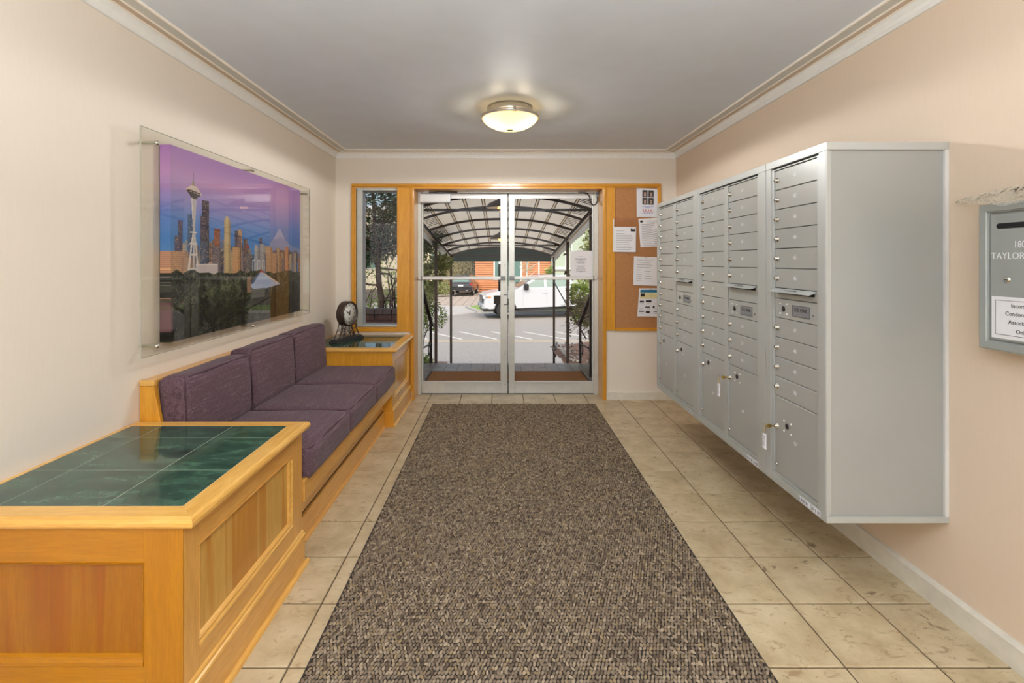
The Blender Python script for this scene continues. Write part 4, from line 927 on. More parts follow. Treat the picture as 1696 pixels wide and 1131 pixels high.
# ------------------------------------------------------------------ cork board and what is pinned to it
cbd = thing('cork_board', 'tall cork notice board set in the wood trim right of the doors', 'notice board', (1.318, YF, .67))
part('cork', MB().box(1.097, 1.508, YF-.004, YF-.0005, .692, 2.045), 'cork', cbd)
part('frame_rail', MB().box(1.097, 1.54, YF-.020, YF-.0005, .665, .692), 'trim_X', cbd, .003)
part('frame_stile', MB().box(1.508, 1.54, YF-.020, YF-.0005, .692, 2.045), 'trim_Z', cbd, .003)
ph = MB()
for k_ in range(34):
    x, z = random.uniform(1.11, 1.26), random.choice((random.uniform(1.70, 1.95), random.uniform(1.38, 1.46))); ph.lathe([(0, -.0006), (.0022, -.0006)], (x, YF-.004, z), 'Y', 6)
part('pin_holes', ph, 'ink', cbd)
def paper(label, p0, p1, p2, p3, lines=(), mt='paper', depth=.006, nm='paper_notice', extra=None, pins=True, curl=.004):
    """corners in the photograph (tl, tr, br, bl), laid on the board plane with a little curl"""
    Yp = YF-depth; co = [(wx(x, Yp), wz(y, Yp)) for x, y in (p0, p1, p2, p3)]
    t = thing(nm, label, 'notice', (sum(c_[0] for c_ in co)/4, Yp, min(co[2][1], co[3][1])))
    def at(u, v, off=0):  # u right, v down
        x = (1-v)*((1-u)*co[0][0]+u*co[1][0])+v*((1-u)*co[3][0]+u*co[2][0]); z = (1-v)*((1-u)*co[0][1]+u*co[1][1])+v*((1-u)*co[3][1]+u*co[2][1])
        return (x, Yp-off-curl*v*v-curl*.5*abs(2*u-1)*v, z)
    N_ = 8; vs = [at(i/N_, j/N_) for i in range(N_+1) for j in range(N_+1)]; k0 = len(vs); vs += [(a, b_+.0006, c_) for a, b_, c_ in vs]
    fs = [(i*(N_+1)+j, (i+1)*(N_+1)+j, (i+1)*(N_+1)+j+1, i*(N_+1)+j+1) for i in range(N_) for j in range(N_)]; fs += [tuple(reversed([q+k0 for q in f_])) for f_ in fs]
    part('sheet', MB().add(vs, fs, True), mt, t)
    def quads(rects, off=.0007):
        q = MB()
        for (u0, u1, v0, v1) in rects:
            n_ = max(1, int((u1-u0)*N_)); 
            for i in range(n_):
                a, b_ = u0+(u1-u0)*i/n_, u0+(u1-u0)*(i+1)/n_; q.add([at(a, v0, off), at(b_, v0, off), at(b_, v1, off), at(a, v1, off)], [(0, 1, 2, 3)])
        return q
    if lines: part('print', quads(lines), 'ink_soft', t)
    if extra:
        for k_, (nm_, mt_, rects) in enumerate(extra): part(nm_, quads(rects, .0010+.0004*k_), mt_, t)
    if pins:
        for u in pins if isinstance(pins, tuple) else (.5,): p_ = at(u, .03); part('pin', MB().lathe([(0, -.008), (.004, -.007), (.004, -.004), (.002, 0)], (p_[0], p_[1], p_[2]), 'Y', 10), 'steel_dark', t)
    return t, at, quads
R = random.Random(4)
def txt(v0, v1, n_, u0=.12, u1=.88, hgt=.012, ragged=.25): return [(u0, u1-R.random()*ragged*(u1-u0), v0+(v1-v0)*i/max(1, n_-1), v0+(v1-v0)*i/max(1, n_-1)+hgt) for i in range(n_)]
fc = [(.26+.28*i, .50+.28*i, .06+.26*j, .30+.26*j) for i in range(2) for j in range(2)]
paper('white flyer with four portrait photos pinned at the top right of the cork board', (1054.3, 311.5), (1091, 313), (1090, 360), (1054.5, 359.5), [], 'paper_cool',
      extra=[('photo', 'hair_dark', fc), ('portrait', 'face_skin', [(a+.07, b_-.07, c_+.05, d_-.03) for a, b_, c_, d_ in fc]), ('hair', 'hair_dark', [(a+.07, b_-.07, c_+.03, c_+.075) for a, b_, c_, d_ in fc]+[(a+.09, a+.115, c_+.12, c_+.132) for a, b_, c_, d_ in fc]+[(b_-.115, b_-.09, c_+.12, c_+.132) for a, b_, c_, d_ in fc]+[(a+.10, b_-.10, d_-.075, d_-.066) for a, b_, c_, d_ in fc]),
             ('red_print', 'red_ink', [(.28+.06*i, .315+.06*i, .72+.07*(i % 2), .80+.05*(i % 2)) for i in range(8)]), ('blue_print', 'blue_ink', [(.24, .76, .62, .635), (.38, .60, .66, .672), (.25, .70, .86, .872)])], pins=(.06, .94))
t, at, quads = paper('white letter in a clear sleeve at the board edge nearest the doors', (1016.5, 375.5), (1053.5, 376), (1053, 417.5), (1015.8, 417), txt(.16, .26, 2, .12, .5)+txt(.33, .9, 9), 'paper', .018, pins=False, curl=.002,
      extra=[('emblem', 'ink', [(.76, .96, .14, .18), (.76, .80, .05, .14), (.92, .96, .05, .14), (.84, .88, .05, .14), (.78, .94, .10, .14)])])
q = [at(-.02, -.36, .001), at(1.06, -.36, .001), at(1.05, .0, .001), at(-.02, .0, .001)]
part('sleeve', MB().add(q, [(0, 1, 2, 3)]), 'sleeve', t); part('sleeve_edge', MB().add([at(-.03, -.28, .0015), at(.01, -.34, .0015), at(.02, 1, .0015), at(-.02, 1, .0015)], [(0, 1, 2, 3)]), 'paper', t)
part('pin', MB().lathe([(0, -.008), (.004, -.007), (.004, -.004), (.002, 0)], at(.5, -.33, .001), 'Y', 10), 'steel_dark', t)
paper('tilted white letter with a round dark seal, beside the mailboxes below the flyer with photos', (1057.5, 362.5), (1096, 360), (1097, 408), (1060.5, 409.5), txt(.1, .16, 2, .34, .85)+txt(.2, .94, 13, .1, .7)+txt(.4, .94, 9, .62, .92), 'paper', .007,
      extra=[('seal', 'ink', [(.08, .16, .06, .14), (.06, .18, .075, .125)])])
paper('white letter in two columns pinned near the middle of the cork board', (1050, 424.5), (1090, 426), (1090, 473.5), (1048.5, 472), txt(.12, .36, 4, .14, .85)+txt(.46, .84, 6, .12, .36)+txt(.50, .84, 5, .46, .72), 'paper', .007)
paper('flyer with blue and yellow header and small dark pictures, lowest on the cork board', (1059, 477.5), (1096, 477.5), (1096, 524.5), (1055, 524), [], 'paper', .007,
      extra=[('header', 'flyer_blue', [(.05, .98, .05, .15)]), ('header_band', 'flyer_cream', [(.06, .98, .17, .36)]), ('picture', 'ink', [(.08, .26, .18, .29), (.06, .24, .44, .50), (.32, .56, .42, .49), (.30, .50, .64, .68), (.62, .70, .61, .70), (.06, .26, .80, .835), (.34, .50, .80, .87), (.66, .80, .80, .83)]),
             ('caption', 'ink_soft', [(.06+.3*i, .24+.3*i, .54+.17*j, .55+.17*j) for i in range(3) for j in range(3)])])
# notice taped inside the right-hand glass door
Yn = YD+.018
def onglass(x, y): return (wx(x, Yn), wz(y, Yn))
a, b_ = onglass(944.5, 415.3), onglass(981, 458.5)
t = thing('paper_notice', 'white notice taped inside the glass of the right door, above the push bar', 'notice', ((a[0]+b_[0])/2, Yn, b_[1]))
part('sheet', MB().box(a[0], b_[0]-.002, Yn, Yn+.001, b_[1], a[1]), 'paper', t)
part('tape', MB().box(a[0]+.07, a[0]+.13, Yn-.0006, Yn, a[1]-.012, a[1]+.012), 'aluminium_bright', t)
q = MB(); W_ = b_[0]-a[0]; H_ = a[1]-b_[1]
for v_, wd in ((.22, .22), (.29, .55), (.325, .5), (.36, .2), (.42, .46), (.46, .30), (.50, .44), (.57, .52), (.61, .34), (.69, .46), (.77, .42), (.80, .2)): q.box(a[0]+W_*(.48-wd/2), a[0]+W_*(.48+wd/2), Yn-.0006, Yn, a[1]-H_*v_-.0045, a[1]-H_*v_)
part('print', q, 'ink_soft', t)

# ================================================================== outside: porch, canopy, planting, street
ZG = -1.45
porch = struct('porch_floor', MB().box(-3.2, 3.4, 5.10, 6.56, -.5, -.026), 'porch_grout')
tm_ = MB().box(-.078, .078, -.138, .138, 0, .006).mesh('porch_tile', 'porch_tile'); og = ORG[porch.name]
for i in range(17):
    for j in range(5):
        link('tile', tm_, porch, (-1.27+.160*i-og[0], 6.42-.282*j-og[1], -.026-og[2]))
dm = thing('door_mat', 'rust-brown coir doormat lying on the porch tiles outside the glass doors', 'doormat', (.07, 5.77, -.02))
part('pile', MB().box(-.84, .975, 5.51, 6.03, -.020, -.006), 'door_mat', dm, .004)
part('edging', MB().box(-.855, .99, 5.50, 5.512, -.020, -.008).box(-.855, .99, 6.028, 6.042, -.020, -.008).box(-.855, -.84, 5.512, 6.028, -.020, -.008).box(.975, .99, 5.512, 6.028, -.020, -.008), 'rug_edge', dm)
st = MB()
for k_ in range(8): st.box(-1.0, 1.1, 6.56+.27*k_, 6.56+.27*(k_+1), ZG, -.026-.178*(k_+1))
struct('front_steps', st, 'concrete')
struct('street_ground', MB().box(-40, 40, 5.1, 30.5, ZG-.35, ZG), 'asphalt')
struct('sidewalk', MB().prism([(-40, 24.4), (-3.6, 24.4), (-1.35, 26.7), (-2.2, 29.6), (-1.9, 30.5), (-40, 30.5)], ZG-.3, ZG+.03, 'Z'), 'concrete')
pv = struct('driveway_paving', MB().box(-40, 40, 30.5, 60, ZG-.3, ZG+.02), 'mortar')
bm_ = MB().box(-.26, .26, -5.9, 5.9, 0, .012).mesh('paving_brick', 'paving_brick'); og = ORG[pv.name]
for i in range(28): link('paver_strip', bm_, pv, (-8.2+.55*i-og[0], 36.6-og[1], ZG+.02-og[2]), (0, 0, 0))
struct('street_verge', MB().prism([(-2.0, 29.6), (-1.2, 27.0), (40, 27.0), (40, 30.4), (-1.6, 30.4)], ZG, ZG+.09, 'Z'), 'lawn')
struct('street_kerb', MB().prism([(-2.15, 29.6), (-1.3, 26.75), (40, 26.75), (40, 27.0), (-1.2, 27.0), (-2.0, 29.6)], ZG, ZG+.13, 'Z'), 'concrete')
ln = MB().box(-3.2, 4.4, 17.15, 17.27, ZG+.001, ZG+.006); struct('road_marking_line', ln, 'line_yellow')
ln = MB()
for k_ in range(7):
    x0 = -3.4+1.25*k_; m_ = Matrix.Translation((x0, 18.6, 0)) @ Matrix.Rotation(math.radians(-52), 4, 'Z'); ln.box(-1.2, 1.2, -.05, .05, ZG+.001, ZG+.006, m_)
struct('road_marking_stripes', ln, 'line_white')

# planter walls of brick by the porch
def brick_wall(label, x0, y0, dx, dy, length, z0, z1, nm='brick_planter', thick=.22):
    t = thing(nm, label, 'planter', (x0+dx*length/2, y0+dy*length/2, z0)); og = ORG[t.name]
    ax = 'x' if dx else 'y'; cap = .058
    if ax == 'x': part('core', MB().box(x0, x0+length, y0+.012, y0+thick, z0, z1-cap), 'mortar', t)
    else: part('core', MB().box(x0+.012, x0+thick, y0, y0+length, z0, z1-cap), 'mortar', t)
    bl, bh, jt = .205, .062, .012; nrow = int((z1-cap-z0)/(bh+jt)); me = (MB().box(-bl/2, bl/2, 0, .02, 0, bh) if ax == 'x' else MB().box(0, .02, -bl/2, bl/2, 0, bh)).mesh('brick', 'brick_clay')
    mh = (MB().box(-.049, .049, -.012, thick+.012, 0, cap-.004) if ax == 'x' else MB().box(-.012, thick+.012, -.049, .049, 0, cap-.004)).mesh('cap_brick', 'brick_cap')
    for r in range(nrow):
        z = z1-cap-(r+1)*(bh+jt); n_ = int(length/(bl+jt))
        for k_ in range(n_):
            s_ = (k_+.5+(.5 if r % 2 else 0))*(bl+jt)
            if s_ > length-.1: continue
            link('brick', me, t, ((x0+s_ if ax == 'x' else x0)-og[0], (y0 if ax == 'x' else y0+s_)-og[1], z-og[2]))
    for k_ in range(int(length/.108)):
        s_ = (k_+.5)*.108; link('cap_brick', mh, t, ((x0+s_ if ax == 'x' else x0)-og[0], (y0 if ax == 'x' else y0+s_)-og[1], z1-cap+.004-og[2]))
    return t
brick_wall('dark brick planter wall seen low through the window beside the doors', -2.9, 6.25, 1, 0, 1.85, -.02, .720)
brick_wall('dark brick wall with a brick cap at the right edge of the porch', 1.112, 5.62, 0, 1, .68, -.02, .47)
def heap(name, x0, x1, y0, y1, zf, mt, kind='structure', nx=30, ny=30, amp=.03, label=None, cat=None):
    V = []; 
    for i in range(nx+1):
        for j in range(ny+1):
            x = x0+(x1-x0)*i/nx; y = y0+(y1-y0)*j/ny; V.append((x, y, zf(x, y)+amp*(math.sin(7*x+3*y)+math.sin(11*y-5*x)+random.uniform(-.6, .6))))
    fs = [(i*(ny+1)+j, (i+1)*(ny+1)+j, (i+1)*(ny+1)+j+1, i*(ny+1)+j+1) for i in range(nx) for j in range(ny)]
    b = MB().add(V, fs, True); return one(name, b, mt, label, cat, kind=kind)
heap('ground_bed_right', 1.05, 6.0, 6.6, 10.7, lambda x, y: -.22-.055*(y-6.6)-.25*max(0, 1.3-x), 'bark_mulch', amp=.018)
heap('ground_bed_left', -8.0, -1.25, 6.6, 12.0, lambda x, y: -.30-.15*(y-6.6), 'bark_mulch', amp=.02)

# ------------------------------------------------------------------ arched canopy over the steps
CW = 1.05
def ez(y): return 1.931-.1034*(y-5.73)
def arch(y, t_, rise=.165): return ez(y)+rise*(1-abs(t_)**2.3)
can = thing('entrance_canopy', 'long arched canopy of cream cloth on a dark pipe frame outside the doors', 'canopy', (0, 8, ZG))
arcs = [5.20, 5.73, 6.35, 7.16, 7.96, 8.76, 9.55, 10.30]
for y in arcs:
    part('arch_rib', MB().tube([(CW*t_, y, arch(y, t_)) for t_ in np.linspace(-1, 1, 25)], .017, 8), 'canopy_frame', can)
for y in (5.73, 8.76, 10.30): part('tie_bar', MB().tube([(-CW, y, ez(y)), (CW, y, ez(y))], .014, 8), 'canopy_frame', can)
for t_ in (-.83, -.63, -.425, -.21, 0, .21, .425, .63, .83):
    pm = MB(); ys_ = np.linspace(5.12, 10.42, 12)
    for y0_, y1_ in zip(ys_[:-1], ys_[1:]): pm.add([(CW*t_-.015, y0_, arch(y0_, t_-.014)+.030), (CW*t_+.015, y0_, arch(y0_, t_+.014)+.030), (CW*t_+.015, y1_, arch(y1_, t_+.014)+.030), (CW*t_-.015, y1_, arch(y1_, t_-.014)+.030)], [(0, 1, 2, 3)])
    part('purlin_sleeve', pm, 'purlin_sleeve', can)
    part('purlin_rib', MB().tube([(CW*t_-.018, y, arch(y, t_)+.026) for y in (5.12, 7, 9, 10.42)], .005, 6), 'canopy_frame', can)
    part('purlin_rib', MB().tube([(CW*t_+.016, y, arch(y, t_)+.026) for y in (5.12, 7, 9, 10.42)], .006, 6), 'canopy_frame', can)
for s_ in (-1, 1):
    part('eave_rail', MB().tube([(s_*CW, 5.12, ez(5.12)), (s_*CW, 10.46, ez(10.46))], .020, 8), 'canopy_frame', can)
    part('eave_rail_lower', MB().tube([(s_*(CW+.012), 5.12, ez(5.12)-.055), (s_*(CW+.012), 10.46, ez(10.46)-.055)], .014, 8), 'purlin', can)
def sheet(fn, nu, nv, mt, name, parent, thick=None, smooth=True):
    V = [fn(i/nu, j/nv) for i in range(nu+1) for j in range(nv+1)]; fs = [(i*(nv+1)+j, (i+1)*(nv+1)+j, (i+1)*(nv+1)+j+1, i*(nv+1)+j+1) for i in range(nu) for j in range(nv)]
    return part(name, MB().add(V, fs, smooth), mt, parent)
sheet(lambda u, v: (CW*1.02*(2*u-1), 5.12+5.34*v, arch(5.12+5.34*v, 2*u-1)+.045), 40, 24, 'canopy_canvas', 'roof_cloth', can)
for s_ in (-1, 1):
    sheet(lambda u, v: (s_*(CW+.030+.012*math.sin(26*u)*v), 5.12+5.34*u, ez(5.12+5.34*u)+.05-(.05+.145)*v-.012*abs(math.sin(9*u))*v), 90, 5, 'canopy_side', 'side_valance', can)
# lacing strips on the steep outer bays
lc = MB()
for a, b_ in zip(arcs[:-1], arcs[1:]):
    for k_ in range(7):
        y = a+(b_-a)*(k_+1)/8
        for s_ in (-1, 1): lc.tube([(s_*CW*.86, y, arch(y, .86)+.036), (s_*CW*.985, y-.05, arch(y-.05, .985)+.028)], .004, 4)
part('lacing', lc, 'canopy_frame', can, kind='stuff')
# dark green end hood and valance
ye = 10.52
sheet(lambda u, v: (CW*1.02*(2*u-1), 10.44+.10*v, arch(10.44+.10*v, 2*u-1)+.050-.0*v), 40, 2, 'canopy_green', 'hood_top', can)
pts = [(CW*1.02*t_, arch(ye, t_)+.045) for t_ in np.linspace(1, -1, 33)]
hm = MB(); n = len(pts)
for i in range(n-1): hm.add([(pts[i][0], ye, pts[i][1]), (pts[i+1][0], ye, pts[i+1][1]), (pts[i+1][0], ye, ez(ye)-.10), (pts[i][0], ye, ez(ye)-.10)], [(0, 1, 2, 3)])
part('end_panel', hm, 'canopy_green', can); part('end_hem', MB().tube([(-CW, ye-.01, ez(ye)), (CW, ye-.01, ez(ye))], .008, 6), 'canopy_frame', can)
part('end_band', MB().tube([(p[0], ye-.012, p[1]-.02) for p in pts], .018, 6), 'canopy_green', can)
def pole(px_, y, s_, zb=ZG):
    x = wx(px_, y); part('post', MB().box(x-.022, x+.022, y-.022, y+.022, zb, ez(y)-.01), 'canopy_frame', can, .003)
pole(722, 7.87, -1); pole(747, 10.03, -1); pole(940.3, 7.87, 1); pole(917.5, 10.03, 1, -.74); pole(979.5, 5.80, 1, -.026); pole(690.0, 6.2, -1, -.026)
part('brace', MB().tube([(wx(917, 10.03), 10.03, wz(466, 10.03)), (wx(970, 6.75), 6.75, wz(560, 6.75))], .012, 6), 'canopy_frame', can)
part('base_foot', MB().box(1.05, 1.11, 9.99, 10.05, -.46, -.40).tube([(1.10, 10.0, -.6), (1.13, 10.0, -.30)], .02, 6), 'steel_dark', can)
# handrails
def handrail(label, x, top, bot, side):
    t = thing('handrail', label, 'handrail', (x, bot[0], -.2))
    d = Vector((0, bot[0]-top[0], bot[1]-top[1])).normalized(); a = Vector((x, top[0], top[1]))-d*.35; b_ = Vector((x, bot[0], bot[1]))
    part('rail', MB().box(-.022, .022, 0, (b_-a).length, -.014, .014, Matrix.Translation(a) @ Matrix.Rotation(math.atan2(d.z, d.y), 4, 'X')), 'iron_dark', t, .004)
    y = bot[0]-.10; z = bot[1]+.07; part('post', MB().box(x-.016, x+.016, y-.016, y+.016, -.5, z), 'iron_dark', t)
    part('post', MB().box(x-.016, x+.016, top[0]-.3, top[0]-.268, -.026, top[1]+.18), 'iron_dark', t)
    part('scroll', MB().tube([(x, y-.02+.11*math.cos(a_)*(1-a_/14)-.11, .16+.11*math.sin(a_)*(1-a_/14)) for a_ in np.linspace(0, 8, 30)], .008, 6), 'iron_dark', t)
    part('lower_rail', MB().tube([(x, top[0]-.28, .30), (x, y, z-.30)], .010, 6), 'iron_dark', t)
handrail('black iron handrail descending the steps, by the leafy shrub on the left of the porch', -.955, (5.97, 1.02), (6.80, .45), -1)
handrail('black iron handrail descending the steps, beside the brick wall at the right of the porch', 1.08, (5.92, .94), (6.84, .44), 1)
def pendant(label, y, ztop, zr, r):
    t = thing('pendant_lamp', label, 'pendant lamp', (0, y, zr), group=None); zr0 = zr
    part('shade', MB().lathe([(r, zr0), (r*.97, zr0+.015), (r*.8, zr0+.055), (r*.45, zr0+.085), (.045, zr0+.10), (.045, ztop), (.001, ztop)], (0, y, 0), n=36), 'canopy_frame', t)
    part('shade_lining', MB().lathe([(r*.97, zr0+.004), (r*.78, zr0+.046), (r*.43, zr0+.075), (.03, zr0+.085)], (0, y, 0), n=36), 'facade_white', t)
    part('bulb', MB().lathe([(.001, zr0-.045), (.03, zr0-.035), (.045, zr0-.005), (.035, zr0+.03), (.02, zr0+.07)], (0, y, 0), n=20), 'warm_bulb', t)
pendant('dark dome pendant lamp under the canopy, close to the doors', 5.85, 2.10, 1.965, .185)
pendant('dark dome pendant lamp hanging farther along under the canopy', 8.40, 1.83, 1.715, .185)

# ------------------------------------------------------------------ leaves, shrubs, trees
def leaves(n, centers, radii, size, aspect=.42, droop=.3, seed=0, shell=.55):
    g = np.random.default_rng(seed); centers = np.array(centers, float); radii = np.array(radii, float)
    k_ = g.integers(0, len(centers), n); d = g.normal(size=(n, 3)); d /= np.linalg.norm(d, axis=1)[:, None]
    rr = (shell+(1-shell)*g.random(n))[:, None]; P = centers[k_]+d*rr*radii[k_]
    out = d+g.normal(0, .7, (n, 3)); out[:, 2] -= droop; out /= np.linalg.norm(out, axis=1)[:, None]
    side = np.cross(out, g.normal(size=(n, 3))); side /= np.linalg.norm(side, axis=1)[:, None]; nm_ = np.cross(out, side)
    L_ = size*g.uniform(.7, 1.25, n)[:, None]; W_ = L_*aspect*.5
    V = np.stack([P, P+out*L_*.45+side*W_+nm_*W_*.3, P+out*L_, P+out*L_*.45-side*W_+nm_*W_*.3], 1).reshape(-1, 3)
    b = (np.arange(n)*4)[:, None]; F_ = np.concatenate([b+np.array([[0, 1, 2]]), b+np.array([[0, 2, 3]])]); sh = np.repeat(np.clip(g.normal(.45, .28, n), 0, 1), 4)
    return V, F_, sh
def plant(name, label, cat, base, mt, n, centers, radii, size, stems=(), aspect=.42, droop=.3, seed=0, group=None, stem_mt='bark', shell=.55):
    t = thing(name, label, cat, base, 0, group)
    if n:
        V, F_, sh = leaves(n, centers, radii, size, aspect, droop, seed, shell); V -= np.array(base); me = grid_mesh('leaves', V, F_, mt)
        a = me.attributes.new('shade', 'FLOAT', 'POINT'); a.data.foreach_set('value', sh.astype(np.float32)); o = link('leaves', me, t); o['kind'] = 'stuff'
    for nm_, sts in stems:
        m = MB()
        for pts, r in sts: m.tube(pts, r, 6)
        part(nm_, m, stem_mt, t)
    return t
def wob(a, b_, n_, amp, r0, r1, g):
    a, b_ = Vector(a), Vector(b_); pts = [a.lerp(b_, i/n_)+Vector((g.uniform(-amp, amp), g.uniform(-amp, amp), g.uniform(-amp, amp)*.5))*(0 if i == 0 else 1) for i in range(n_+1)]
    return pts, [r0+(r1-r0)*i/n_ for i in range(n_+1)]
g = random.Random(11)
# tree behind the side window
tx, ty = -1.78, 7.3
br = [wob((tx+.05, ty, -.1), (tx-.05, ty, 1.6), 6, .02, .05, .038, g), wob((tx-.05, ty, 1.55), (tx-.15, ty, 2.6), 5, .03, .035, .02, g)]
sub = []
for k_ in range(34):
    z = g.uniform(.6, 2.5); a = g.uniform(0, 6.28); L_ = g.uniform(.5, 1.1); p0 = (tx, ty, z); p1 = (tx+L_*math.cos(a), ty+L_*.6*math.sin(a), z+g.uniform(-.2, .5)); sub.append(wob(p0, p1, 5, .05, .016, .005, g))
for k_ in range(16):
    x = tx+g.uniform(-1.1, .2); sub.append(wob((x, ty+g.uniform(-.5, .8), .4), (x+g.uniform(-.7, .7), ty+g.uniform(-.4, .6), g.uniform(1.0, 1.5)), 5, .06, .014, .005, g))
plant('garden_tree', 'dark evergreen tree with bare lower branches behind the brick wall outside the side window', 'tree', (tx, ty, -.3), 'leaf_deep', 21000,
      [(tx-.5, ty, 1.45), (tx+.1, ty+.2, 1.9), (tx-.6, ty+.1, 2.3), (tx+.4, ty, 2.3), (tx, ty, 2.75), (tx-.2, ty+.5, 1.6), (tx-.75, ty+.4, 1.25), (tx+.5, ty+.5, 1.75)], [(.5, .45, .26), (.5, .5, .35), (.5, .5, .35), (.55, .5, .4), (.8, .6, .4), (.5, .4, .3), (.35, .4, .2), (.35, .4, .3)], .06, [('trunk', br), ('branches', sub)], .35, seed=1, shell=.2)
plant('garden_shrub', 'sunlit green shrub low behind the dark tree outside the side window', 'shrub', (-2.9, 9.6, -.5), 'leaf_bright', 2600, [(-2.6, 9.6, .9), (-3.4, 9.4, .5), (-2.2, 10, .2)], [(.8, .6, .6), (.7, .6, .6), (.6, .5, .5)], .07, [('stems', [wob((-2.9, 9.6, -.5), (-2.6+g.uniform(-.6, .6), 9.6, .8), 4, .05, .02, .008, g) for _ in range(7)])], seed=2)
# rhododendron left of the canopy
rs = [wob((-1.75, 8.6, -.6), (-1.38+g.uniform(-.4, .35), 8.2+g.uniform(-.3, .3), g.uniform(.6, 1.5)), 6, .04, .014, .006, g) for _ in range(6)]
plant('leafy_shrub', 'tall broad-leaved olive green shrub left of the canopy posts', 'shrub', (-1.5, 8.3, -.6), 'leaf_olive', 1500,
      [(-1.35, 8.2, 1.35), (-1.12, 8.1, 1.15), (-1.45, 8.3, 1.0), (-.98, 8.2, 1.32), (-1.3, 8.2, .85), (-1.5, 8.4, 1.6), (-1.42, 8.4, .62)], [(.28, .25, .22), (.20, .2, .15), (.28, .25, .22), (.14, .14, .12), (.22, .2, .2), (.3, .3, .25), (.2, .2, .2)], .105, [('stems', rs)], .42, seed=3)
plant('leafy_shrub', 'smaller yellow-green shrub under the tall olive shrub left of the porch', 'shrub', (-1.6, 9.4, -.7), 'leaf_bright', 1800, [(-1.5, 9.4, .55), (-1.3, 9.6, .25), (-1.7, 9.4, .1)], [(.32, .3, .28), (.25, .3, .25), (.35, .3, .3)], .055, [('stems', [wob((-1.6, 9.4, -.7), (-1.5+g.uniform(-.3, .3), 9.4, .5), 4, .04, .014, .006, g) for _ in range(6)])], seed=4)
plant('ground_plant', 'small lime green plant at the foot of the left handrail', 'plant', (-1.12, 7.25, -.35), 'leaf_bright', 260, [(-1.13, 7.2, -.13)], [(.12, .12, .10)], .07, [('stems', [wob((-1.12, 7.25, -.35), (-1.12+g.uniform(-.1, .1), 7.2, -.1), 3, .01, .006, .003, g) for _ in range(5)])], seed=5, shell=.1)
# shrubs right of the canopy
plant('tall_shrub', 'dark green shrub rising behind the cream side flap right of the canopy', 'shrub', (2.05, 9.2, -.7), 'leaf_olive', 2600, [(1.95, 9.2, 1.95), (1.75, 9.0, 1.55), (2.3, 9.3, 1.6), (1.58, 9.1, 1.25), (2.2, 9.2, 2.3)], [(.45, .4, .35), (.3, .3, .3), (.4, .4, .4), (.18, .2, .3), (.5, .4, .3)], .10, [('stems', [wob((2.05, 9.2, -.7), (2.0+g.uniform(-.4, .4), 9.2, 1.9), 6, .05, .03, .012, g) for _ in range(7)])], .45, seed=6, shell=.3)
plant('tall_shrub', 'pale-edged green shrub above the brown twigs at the right of the steps', 'shrub', (1.75, 8.3, -.6), 'leaf_bright', 1500, [(1.58, 8.3, .72), (1.32, 8.2, .80), (1.85, 8.3, .6), (1.42, 8.2, .45)], [(.28, .3, .24), (.16, .2, .18), (.3, .3, .3), (.22, .2, .18)], .085, [('stems', [wob((1.75, 8.3, -.6), (1.6+g.uniform(-.2, .3), 8.3, .6), 5, .04, .02, .008, g) for _ in range(6)])], .42, seed=7)
plant('creeper', 'thin dark creeper twining up the nearer right canopy post', 'creeper', (1.06, 7.9, -.6), 'leaf_deep', 170, [(1.09+.02*math.sin(3*k_), 7.92, -.1+.16*k_) for k_ in range(14)], [(.05, .04, .09)]*14, .055, [('stems', [wob((1.07, 7.92, -.6), (1.10, 7.92, 2.0), 14, .014, .007, .004, g)])], .6, seed=8, shell=.2)
tw = []
for k_ in range(150):
    a = g.uniform(math.radians(150), math.radians(275)); p0 = (1.62+g.uniform(-.1, .1), 7.6+g.uniform(-.2, .2), .62+g.uniform(-.12, .1)); L_ = g.uniform(.3, .72)
    tw.append(wob(p0, (p0[0]+L_*math.cos(a), p0[1]+g.uniform(-.25, .2), p0[2]+L_*math.sin(a)*.8), 4, .025, .006, .0025, g))
plant('twiggy_bush', 'bare weeping brown twiggy bush beside the right handrail', 'bush', (1.6, 7.6, -.5), 'leaf_deep', 0, [], [], .1, [('twigs', tw), ('trunk', [wob((1.62, 7.6, -.5), (1.62, 7.6, .7), 5, .02, .04, .025, g)])], stem_mt='twig')
pb_ = MB()
for k_ in range(150):
    x, y = 1.12+abs(g.gauss(0, .16)), g.uniform(8.0, 10.5); r_ = g.uniform(.010, .026); z = -.22-.055*(y-6.6)+r_*.5; pb_.lathe([(.001, z-r_*.6), (r_*.8, z-r_*.3), (r_, z), (r_*.6, z+r_*.5), (.001, z+r_*.6)], (x, y, 0), n=6)
one('pebbles', pb_, 'concrete', 'scattered pale pebbles edging the bark bed right of the steps', 'pebbles', kind='stuff')

# ------------------------------------------------------------------ vehicles (local frame: front towards -x, wheels on z = 0)
def wheel(parent, x, y, r, s_, spokes=10):
    wh = part('wheel', MB().lathe([(r*.62, -.13), (r*.94, -.13), (r, -.09), (r, .09), (r*.94, .13), (r*.62, .13)], (x, y, r), 'Y', 32), 'tyre', parent)
    m = MB().lathe([(r*.62, -s_*.0-.10), (r*.62, .12), (r*.57, .12), (r*.55, .05), (.06, .04), (.05, .09), (.001, .10)] if s_ > 0 else [(r*.62, .10), (r*.62, -.12), (r*.57, -.12), (r*.55, -.05), (.06, -.04), (.05, -.09), (.001, -.10)], (x, y, r), 'Y', 32)
    part('rim', m, 'rim_metal', wh); hh = MB()
    for k_ in range(spokes):
        a = 2*PI*k_/spokes; hh.lathe([(.001, s_*.062), (r*.085, s_*.060)], (x+r*.40*math.cos(a), y, r+r*.40*math.sin(a)), 'Y', 8)
    part('rim_holes', hh, 'black_plastic', wh)
